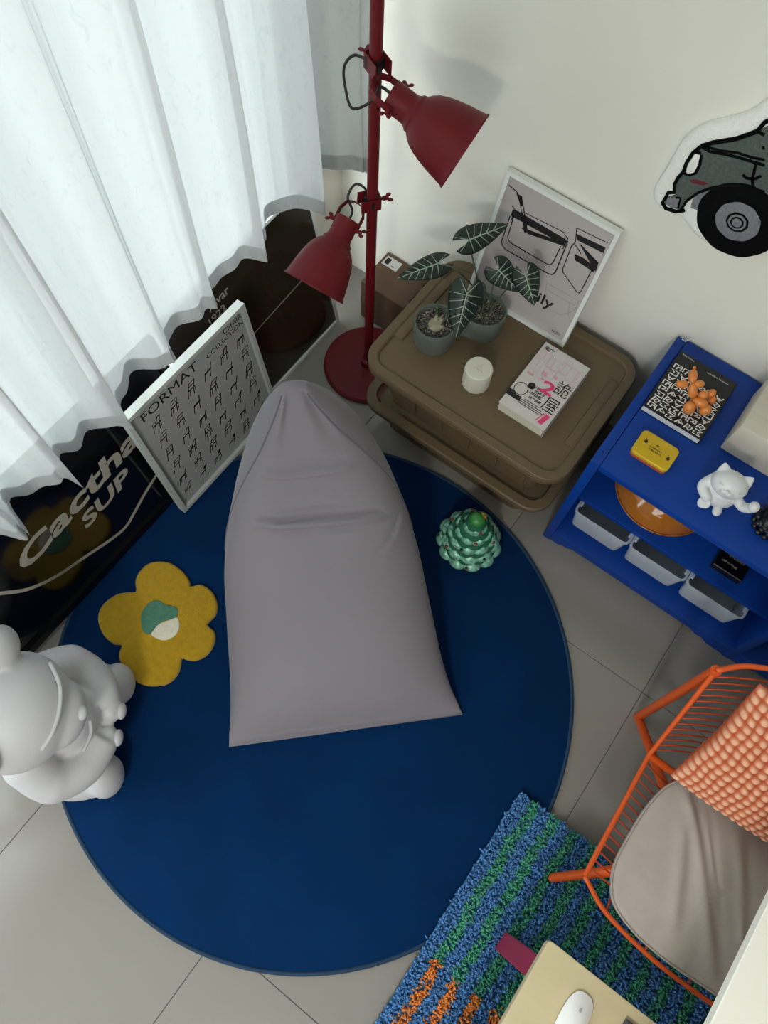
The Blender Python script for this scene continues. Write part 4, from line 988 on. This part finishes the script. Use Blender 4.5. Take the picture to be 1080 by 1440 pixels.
for pts in ([(-.1231, .2042), (-.06, .29), (.03, .36), (.15, .41), (.27, .40), (.33, .33), (.37, .22), (.38, .14), (.36, .07)], [(-.06, .17), (.0, .27), (.1, .33), (.2, .33), (.24, .2), (-.06, .17)], [(.24, .2), (.3, .03)]):
    w.ribbon(pts, .008, lambda x, y, h: fnC(x, y, h), z=.0295, th=.0048)
w.build('black_outline', M_tuftk, t)
pad(MB(), CAR_LIGHT, .02, .0345, .003, fnC, 2).build('headlight', M_tuftw, t, True, 60)
pad(MB(), CAR_RED[::-1], .02, .0340, .0015, fnC, 1).build('side_marker', M_tuftr, t, True, 60)
pad(MB(), CAR_BUMPER, .02, .0340, .003, fnC, 2).build('bumper', M_tufts, t, True, 60)
def disc(cx, cz, r, z0, z1, m, nm, par, wob=.0):
    P = [(cx + r * (1 + wob * math.sin(9 * a + r * 50)) * math.cos(a), cz + r * (1 + wob * math.sin(9 * a + r * 50)) * math.sin(a)) for a in np.linspace(0, 2 * PI, 64, endpoint=False)]
    return pad(MB(), P[::-1], z0, z1, .003, fnC, 2).build(nm, m, par, True, 60)
for cx, cz in ((-.0650, -.0215), (.275, .075)):
    MB().ribbon([(cx + .1015 * math.cos(a), cz + .1015 * math.sin(a)) for a in np.linspace(math.radians(196), math.radians(30), 30)], .017, lambda x, y, h: fnC(x, y, h), z=.024, th=.0075).build('wheel_arch', M_tufts, t)
    wh = disc(cx, cz, .0935, .018, .0355, M_tuftk, 'wheel', t, .008)
    disc(cx, cz, .050, .020, .0370, M_tufts, 'hub', wh, .012); disc(cx, cz, .0265, .02, .0376, M_tuftk, 'hub_ring', wh, .02); disc(cx, cz, .0215, .02, .0382, M_tufts, 'hub_ring', wh, .02)
    disc(cx, cz, .0165, .02, .0388, M_tuftk, 'hub_ring', wh, .02); disc(cx, cz, .0125, .02, .0394, M_tufts, 'hub_cap', wh, .02)

# frayed tape at the back corner of the blue shelf
t = thing('frayed_tape', (-.015, 1.498, ST), 'wisp of frayed white tape at the back corner of the blue shelf', 'tape'); rn = random.Random(4)
for k in range(11):
    a = rn.uniform(-1.3, 1.3); L = rn.uniform(.012, .028)
    MB().tube([(-.018 + .006 * math.sin(a), 1.496, ST + .001), (-.018 + L * .6 * math.sin(a), 1.499, ST + L * .7), (-.018 + L * math.sin(a) * 1.1, 1.494 + rn.uniform(-.008, .008), ST + L)], .0007, 4).build('strand', M_inkW, t)

# ------------------------------------------------------------------ white bear statue
M_bear = mat('matt_white_resin', 'C2C2C7', 0.5, spec=.4)
BO = Vector((-.745, -.250, .0)); bf = Vector((.8054, .5918, 0)).normalized(); bs = Vector((bf.y, -bf.x, 0))
Rb = Matrix((bf, bs, Vector((0, 0, 1)))).transposed()
def bl(f, s, z): return BO + bf * f + bs * s + Vector((0, 0, z))
w = MB()
w.ell(bl(-.075, 0, .17), (.125, .135, .165), Rb, 32, 20); w.ell(bl(-.065, 0, .27), (.10, .12, .12), Rb, 32, 20)
w.ell(bl(.0, 0, .24), (.085, .09, .10), Rb, 24, 16); w.ell(bl(-.045, 0, .430), (.128, .140, .122), Rb, 40, 26); w.ell(bl(.040, 0, .400), (.068, .085, .060), Rb, 28, 18)
for sg in (-1, 1):
    w.ell(bl(-.060, sg * .128, .535), (.040, .052, .056), Rb, 20, 14)
    ap_ = smooth_open([bl(-.05, sg * .105, .30), bl(-.005, sg * .140, .245), bl(.055, sg * .105, .212), bl(.088, sg * .036, .200)], 6)
    w.tube(ap_, [.060 - .014 * i / (len(ap_) - 1) for i in range(len(ap_))], 20); w.ell(ap_[0], (.06, .06, .06)); w.ell(ap_[6], (.058, .058, .058))
    w.ell(bl(.100, sg * .030, .198), (.030, .028, .030), Rb)
    w.ell(bl(-.01, sg * .120, .075), (.115, .066, .075), Rb, 24, 16); w.ell(bl(.075, sg * .122, .085), (.045, .058, .080), Rb, 24, 16)
bear = thing('bear_statue', tuple(BO), 'matt white bear statue sitting with folded arms at the edge of the blue rug', 'statue')
body = blob('bear_body', w, .006, M_bear, bear, 7, .0115)
MB().tube(smooth_open([bl(.035, -.105, .480), bl(.066, -.055, .482), bl(.074, 0, .482), bl(.066, .050, .480), bl(.045, .088, .472)], 6), .0055, 8).build('brow_line', M_bear, bear, True)
MB().ell(bl(.104, .0, .418), (.012, .018, .012), Rb).build('nose', M_bear, bear, True)
MB().tube(smooth_open([bl(.085, .002, .30), bl(.088, .035, .29), bl(.075, .075, .29)], 6), .005, 8).build('collar_line', M_bear, bear, True)
for sg in (-1, 1): MB().ell(bl(.128, sg * .034, .195), (.012, .022, .020), Rb).build('paw_tip', M_bear, bear, True)

# ------------------------------------------------------------------ striped shag rug
def stripe_mat():
    m = bpy.data.materials.new('striped_shag'); m.use_nodes = True; nt = m.node_tree; p = nt.nodes['Principled BSDF']
    p.inputs['Roughness'].default_value = .95; p.inputs['Specular IOR Level'].default_value = .1
    at = nt.nodes.new('ShaderNodeAttribute'); at.attribute_name = 'tuft_colour'; nt.links.new(at.outputs['Color'], p.inputs['Base Color']); return m
M_shag = stripe_mat()
GX0, GX1, GY0, GY1 = .318, 1.05, -.50, .335
rugt = thing('striped_rug', ((GX0 + GX1) / 2, -.1, .0125), 'shaggy blue and green striped rug with orange stripe ends under the chair', 'rug')
MB().rbox(GX0, GX1, GY0, GY1, .0115, .018, .002, 1).build('backing', mat('rug_backing', '2F5E86', .9, var=.1, vscale=40), rugt)
SB, SG = .0345, .0285
def stripe(x, y):
    q = max(0, (x - GX0) + .0035 * math.sin(y * 37)); k, r = divmod(q, SB + SG)
    if r < SB: return lin('5587BF')
    return lin('DE8A48') if y < -.140 + .006 * math.sin(k * 5) else lin('4E9F80')
NTU = 25000; vs = np.empty((NTU * 9, 3)); colr = np.empty((NTU * 9, 4)); fcs = []
for i in range(NTU):
    x = rng.uniform(GX0, GX1); y = rng.uniform(GY0, GY1)
    sc = np.array(stripe(x, y)) * rng.uniform(.7, 1.25); edge = ((x - GX0) % (SB + SG)); dip = min(abs(edge), abs(edge - SB), abs(edge - SB - SG))
    h = rng.uniform(.010, .021) * (.70 + .30 * min(1, dip / .007)); r = rng.uniform(.0022, .0036); a0 = rng.uniform(0, 2 * PI)
    bx, by = rng.normal(0, .006, 2)
    o = i * 9
    for k in range(4):
        a = a0 + k * PI / 2
        vs[o + k] = (x + r * math.cos(a), y + r * math.sin(a), .0165); vs[o + 4 + k] = (x + bx * .6 + r * .95 * math.cos(a), y + by * .6 + r * .95 * math.sin(a), .0165 + h * .72)
    vs[o + 8] = (x + bx, y + by, .0165 + h)
    colr[o:o + 9, :3] = np.clip(sc, 0, 1); colr[o:o + 9, 3] = 1
    for k in range(4):
        k2 = (k + 1) % 4; fcs.append((o + k, o + k2, o + 4 + k2, o + 4 + k)); fcs.append((o + 4 + k, o + 4 + k2, o + 8))
me = bpy.data.meshes.new('shag_pile'); c0 = Vector(((GX0 + GX1) / 2, (GY0 + GY1) / 2, .0165))
me.from_pydata((vs - np.array(c0)).tolist(), [], fcs)
ca = me.color_attributes.new('tuft_colour', 'FLOAT_COLOR', 'POINT'); ca.data.foreach_set('color', colr.ravel())
tag(finish('shag_pile', me, M_shag, rugt, True, None, c0, False), kind='stuff')

# ------------------------------------------------------------------ orange wire chair
M_or = mat('orange_powder_coat', 'D2551C', 0.38, spec=.45)
M_orw = mat('orange_wire', 'B23F17', 0.4, spec=.45)
CX0, CX1 = .484, 1.036; CM = (CX0 + CX1) / 2
chair = thing('wire_chair', (CM, .46, 0), 'orange wire lounge chair with splayed tube legs beside the blue shelf', 'chair')
def mir(p): return Vector((2 * CM - p[0], p[1], p[2]))
FC, NN, TP = Vector((.485, .219, .362)), Vector((.483, .548, .335)), Vector((.447, .714, .615))
FT, FQ = Vector((.487, .717, .0)), Vector((.499, .199, .019))
# rim: side rails, curved front and curved back top
def rimpath(side): return [FC, NN, TP] if side > 0 else [mir(FC), mir(NN), mir(TP)]
for sd in (1, -1):
    MB().tube(rimpath(sd), .0062, 10).build('side_rail', M_or, chair, True, 50)
fr = smooth_open([FC, (.563, .186, .345), (.664, .170, .338), (CM, .166, .335)] + [mir(p) for p in ((.664, .170, .338), (.563, .186, .345))] + [mir(FC)], 6)
MB().tube(fr, .0055, 10).build('front_rail', M_or, chair, True)
bk = smooth_open([TP, (.50, .762, .628), (.60, .800, .640), (CM, .815, .645), mir((.60, .800, .640)), mir((.50, .762, .628)), mir(TP)], 6)
MB().tube(bk, .0062, 10).build('back_rail', M_or, chair, True)
hubB, hubQ = Vector((.590, .520, .235)), Vector((.590, .305, .235))
for sd in (1, -1):
    f = (lambda p: Vector(p)) if sd > 0 else mir
    MB().tube([f(TP), f(FT) + Vector((0, 0, .004))], .0125, 14).build('back_leg', M_or, chair, True, 50)
    MB().tube([f(FT) + Vector((0, 0, .004)), f(hubB)], [.0125, .0135], 14).build('leg', M_or, chair, True, 50)
    MB().tube([f(FQ) + Vector((0, 0, .0)), f(hubQ)], [.0115, .0135], 14).build('leg', M_or, chair, True, 50)
    MB().tube([f(FQ), f(FQ) + (f(hubQ) - f(FQ)).normalized() * .004], .0135, 14).build('foot_cap', M_rubber, chair, True, 50)
    MB().tube([f(hubB), f(hubQ)], .010, 12).build('under_rail', M_or, chair, True, 50)
MB().tube([NN, (.56, .556, .305), (CM, .560, .295), mir((.56, .556, .305)), mir(NN)], .010, 12).build('cross_bar', M_or, chair, True, 50)
MB().tube([hubB, mir(hubB)], .010, 12).build('cross_bar', M_or, chair, True, 50)
MB().tube([hubQ, mir(hubQ)], .010, 12).build('cross_bar', M_or, chair, True, 50)
# wires across the seat and the back
def sag(u): return 4 * u * (1 - u)
nsw = 15
for i in range(1, nsw):
    k = i / nsw; p = FC.lerp(NN, k); q = mir(p); pts = []
    for j in range(15):
        u = j / 14; b = p.lerp(q, u); d = .048 * min(1, sag(u) * 1.9) * (1 if k > .12 else .6); pts.append(b + Vector((0, 0, -d)))
    MB().tube(pts, .0021, 6).build('seat_wire', M_orw, chair, True)
nbw = 15
for i in range(1, nbw):
    k = i / nbw; p = NN.lerp(TP, k); q = mir(p); pts = []
    for j in range(17):
        u = j / 16; b = p.lerp(q, u); d = .10 * min(1, sag(u) * 1.1); pts.append(b + Vector((0, d, .030 * k * sag(u) - .04 * (1 - k) * sag(u))))
    MB().tube(pts, .0021, 6).build('back_wire', M_orw, chair, True)
for xo in (.085, .195, .305, .415):
    x = CX0 + xo; u = xo / (CX1 - CX0); pts = [Vector((x, .172 if .2 < u < .8 else .184, .338))]
    for i in range(1, nsw): b = FC.lerp(NN, i / nsw); pts.append(Vector((x, b.y, b.z - .048 * min(1, sag(u) * 1.9) - .003)))
    for i in range(0, nbw): k = i / nbw; b = NN.lerp(TP, k); pts.append(Vector((x, b.y + .10 * min(1, sag(u) * 1.1) * min(1, k * 4), b.z + .030 * k * sag(u) - .04 * (1 - k) * sag(u) - (.012 if i == 0 else 0))))
    pts.append(Vector((x, TP.y + .10 * min(1, sag(u) * 1.1), .640)))
    MB().tube(smooth_open(pts, 2), .0028, 6).build('long_wire', M_orw, chair, True)

# seat cushion
M_linen = mat('grey_linen', 'ADA49E', 0.9, spec=.15, var=.03, vscale=30, bump=.25, bscale=700, bdist=.001, sheen=.2)
cpts = [(.545, .245), (.575, .208), (.64, .186), (.72, .180), (.80, .184), (.88, .192), (.945, .215), (.975, .25), (.985, .33), (.985, .42), (.975, .50), (.94, .545), (.85, .560), (.76, .563), (.67, .560), (.59, .548), (.552, .515), (.532, .44), (.528, .36), (.530, .29)]
CP = smooth_closed(cpts, 5)
t = thing('seat_cushion', (.76, .37, .335), 'grey linen seat cushion with creases on the orange wire chair', 'cushion')
w = MB(); rings = []; cxm, cym = .757, .375
def wr(x, y):
    q = .0
    for x0, sl, wd, a, y0, y1 in ((.655, -.40, .013, .008, .22, .48), (.715, -.72, .016, .009, .17, .56), (.745, -.66, .008, .005, .30, .56), (.81, -.5, .012, .006, .26, .54)):
        d = x - x0 - sl * (y - .35); m_ = max(0, min(1, (y - y0) / .06)) * max(0, min(1, (y1 - y) / .06)); q += a * m_ * (math.exp(-(d / wd) ** 2) - .6 * math.exp(-((d - 1.7 * wd) / wd) ** 2))
    return q
for d, z in ((.020, .318), (.004, .326), (0, .338), (.003, .348), (.008, .3525)):
    rings.append([(x, y, z) for x, y in inset(CP, d)])
for k in range(1, 22):
    f = 1 - k / 22; ring = []
    for x, y in inset(CP, .008):
        xx, yy = cxm + (x - cxm) * f, cym + (y - cym) * f; ring.append((xx, yy, .3525 + .026 * (1 - f ** 2.4) + wr(xx, yy) * min(1, (1 - f) * 8)))
    rings.append(ring)
w.loft(rings).build('cushion_cover', M_linen, t, True)
MB().tube([(x, y, .349) for x, y in inset(CP, .001)], .0022, 6, True).build('piping', M_linen, t, True)

# knobbly orange pillow
M_puff = bpy.data.materials.new('peach_bobble_fabric'); M_puff.use_nodes = True
nt = M_puff.node_tree; p = nt.nodes['Principled BSDF']; p.inputs['Roughness'].default_value = .9; p.inputs['Specular IOR Level'].default_value = .15
at = nt.nodes.new('ShaderNodeAttribute'); at.attribute_name = 'yarn_colour'; nt.links.new(at.outputs['Color'], p.inputs['Base Color'])
PO, PU, PVv = Vector((.528, .520, .400)), Vector((.46, .02, .0)), Vector((-.006, .205, .262))
pn = PU.normalized().cross(PVv.normalized())
NPX, NPY, Q = 23, 16, 8
verts = []; cols = []; faces = []
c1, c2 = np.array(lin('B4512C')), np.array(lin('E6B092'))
for side in (1, -1):
    b0 = len(verts)
    for i in range(NPX * Q + 1):
        for j in range(NPY * Q + 1):
            u, v = i / (NPX * Q), j / (NPY * Q)
            eu, ev = 1 - (2 * u - 1) ** 2, 1 - (2 * v - 1) ** 2
            bulge = .062 * (max(eu, 0) ** .45) * (max(ev, 0) ** .45)
            uj = u + .005 * math.sin(v * 23 + 1) * math.sin(u * 17); vj = v + .006 * math.sin(u * 29 + 2) * math.sin(v * 13)
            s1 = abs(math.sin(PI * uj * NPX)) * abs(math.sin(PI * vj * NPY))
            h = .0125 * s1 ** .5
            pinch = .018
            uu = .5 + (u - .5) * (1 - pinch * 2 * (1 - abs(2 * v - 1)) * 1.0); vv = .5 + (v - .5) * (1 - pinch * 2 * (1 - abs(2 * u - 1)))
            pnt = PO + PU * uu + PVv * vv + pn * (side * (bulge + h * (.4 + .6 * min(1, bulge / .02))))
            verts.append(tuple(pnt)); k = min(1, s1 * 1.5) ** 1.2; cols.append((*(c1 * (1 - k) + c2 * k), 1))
    W_ = NPY * Q + 1
    for i in range(NPX * Q):
        for j in range(NPY * Q):
            a = b0 + i * W_ + j; f = (a, a + W_, a + W_ + 1, a + 1); faces.append(f if side > 0 else f[::-1])
me = bpy.data.meshes.new('bobble_pillow'); vv_ = np.array(verts); lo, hi = vv_.min(0), vv_.max(0); c0 = Vector(((lo[0] + hi[0]) / 2, (lo[1] + hi[1]) / 2, lo[2]))
me.from_pydata((vv_ - np.array(c0)).tolist(), [], faces)
ca = me.color_attributes.new('yarn_colour', 'FLOAT_COLOR', 'POINT'); ca.data.foreach_set('color', np.array(cols).ravel())
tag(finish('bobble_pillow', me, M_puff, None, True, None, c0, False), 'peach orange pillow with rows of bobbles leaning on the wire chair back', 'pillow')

# ------------------------------------------------------------------ low table with mouse
M_ttop = mat('cream_lacquer', 'C9BC98', 0.45, var=.04, vscale=5, stretch=(1, 5, 1)); M_tedge = mat('table_edge', 'E0D6B8', 0.5)
M_redleg = mat('raspberry_lacquer', 'A6294A', 0.4)
TZt = .450
t = thing('low_table', (.72, -.25, .0), 'cream topped low table with raspberry slab legs on the striped rug', 'table')
R0 = rrect(.464, .985, -.62, .060, .010, 4)
pad(MB(), R0, TZt - .022, TZt, .002).build('tabletop', M_ttop, t, True, 30)
for x0, x1 in ((.468, .490), (.960, .982)):
    for y0, y1, z0 in ((-.028, .022, .0185), (-.60, -.55, .001)):
        MB().rbox(x0, x1, y0, y1, z0, TZt - .022, .002, 1).build('leg', M_redleg, t)
M_mouse = mat('white_gloss', 'E9E9EB', 0.2, spec=.5)
mo = thing('computer_mouse', (.578, -.035, TZt), 'white low computer mouse on the cream table', 'mouse')
def mouse_ring(sc, z):
    return [(.578 + .0285 * sc * math.copysign(abs(math.cos(a)) ** .75, math.cos(a)) - .0 , -.036 + .0567 * sc * math.copysign(abs(math.sin(a)) ** .72, math.sin(a)), z) for a in np.linspace(0, 2 * PI, 56, endpoint=False)]
rings = [mouse_ring(.93, TZt + .001), mouse_ring(.97, TZt + .003)]
MB().loft(rings).build('base', mat('mouse_grey', '9FA1A6', .4), mo, True, 40)
rings = [mouse_ring(.975, TZt + .003), mouse_ring(1.0, TZt + .006)]
for k in range(1, 14):
    s = 1 - (k / 14) ** 1.5 * .999; rr = mouse_ring(s, 0); rings.append([(x, y, TZt + .006 + .0155 * (1 - s ** 2.2) * (1 - .25 * ((y + .036) / .0567) ** 2)) for x, y, z in rr])
MB().loft(rings).build('shell', M_mouse, mo, True, 60)
ap = [(.578 + .0035 * (1 - .25 * max(0, math.cos(a)) ** 6) * math.cos(a), -.012 + .0038 * math.sin(a)) for a in np.linspace(0, 2 * PI, 24, endpoint=False)]
w = MB(); w.prism(ap, TZt + .0192, TZt + .0196); w.prism([(.578, -.0075), (.580, -.0055), (.5795, -.0075)], TZt + .0190, TZt + .0194); w.build('logo_mark', mat('mouse_mark', 'A5A6AA', .4), mo)
dv = MB().rbox(.665, .745, -.11, .032, TZt + .0005, TZt + .011, .004, 3).build('grey_phone', mat('dark_grey_metal', '55565C', .35, metal=.5), None, True, 40)
tag(dv, 'slim dark grey device lying on the cream table right of the mouse', 'phone')

# ------------------------------------------------------------------ white desk at the right edge
M_desk = mat('white_desk', 'F5F3EA', 0.5)
t = thing('white_desk', (1.1, -.2, 0), 'plain white desk top reaching in at the lower right corner', 'desk')
MB().rbox(.680, 1.48, -.90, .42, .725, .750, .002, 1).build('desktop', M_desk, t)
for y in (-.80, .33):
    MB().rbox(1.27, 1.33, y - .03, y + .03, .03, .725, .003, 1).build('leg', M_white, t)
    MB().rbox(1.12, 1.46, y - .035, y + .035, 0.001, .03, .003, 1).build('foot', M_white, t)

# ------------------------------------------------------------------ unseen ceiling lamp, added behind the camera to brighten desk and wall
cl_ = thing('added_ceiling_lamp', (0.45, -1.65, RZ1), 'round white ceiling lamp added out of view to brighten the room', 'lamp')
MB().lathe([(.001, -.06), (.20, -.06), (.22, -.05), (.22, -.001), (.001, -.001)], 40, Matrix.Translation((0.45, -1.65, RZ1)), True, True).build('housing', M_white, cl_, True, 40)
la = bpy.data.lights.new('added_lamp_light', 'AREA'); la.shape = 'DISK'; la.size = .40; la.energy = 34; la.color = (1, .96, .90)
lo_ = bpy.data.objects.new('added_lamp_light', la); col.objects.link(lo_); lo_.location = (0.45, -1.65, RZ1 - .065); lo_.parent = cl_; lo_.matrix_parent_inverse = WM[cl_].inverted()
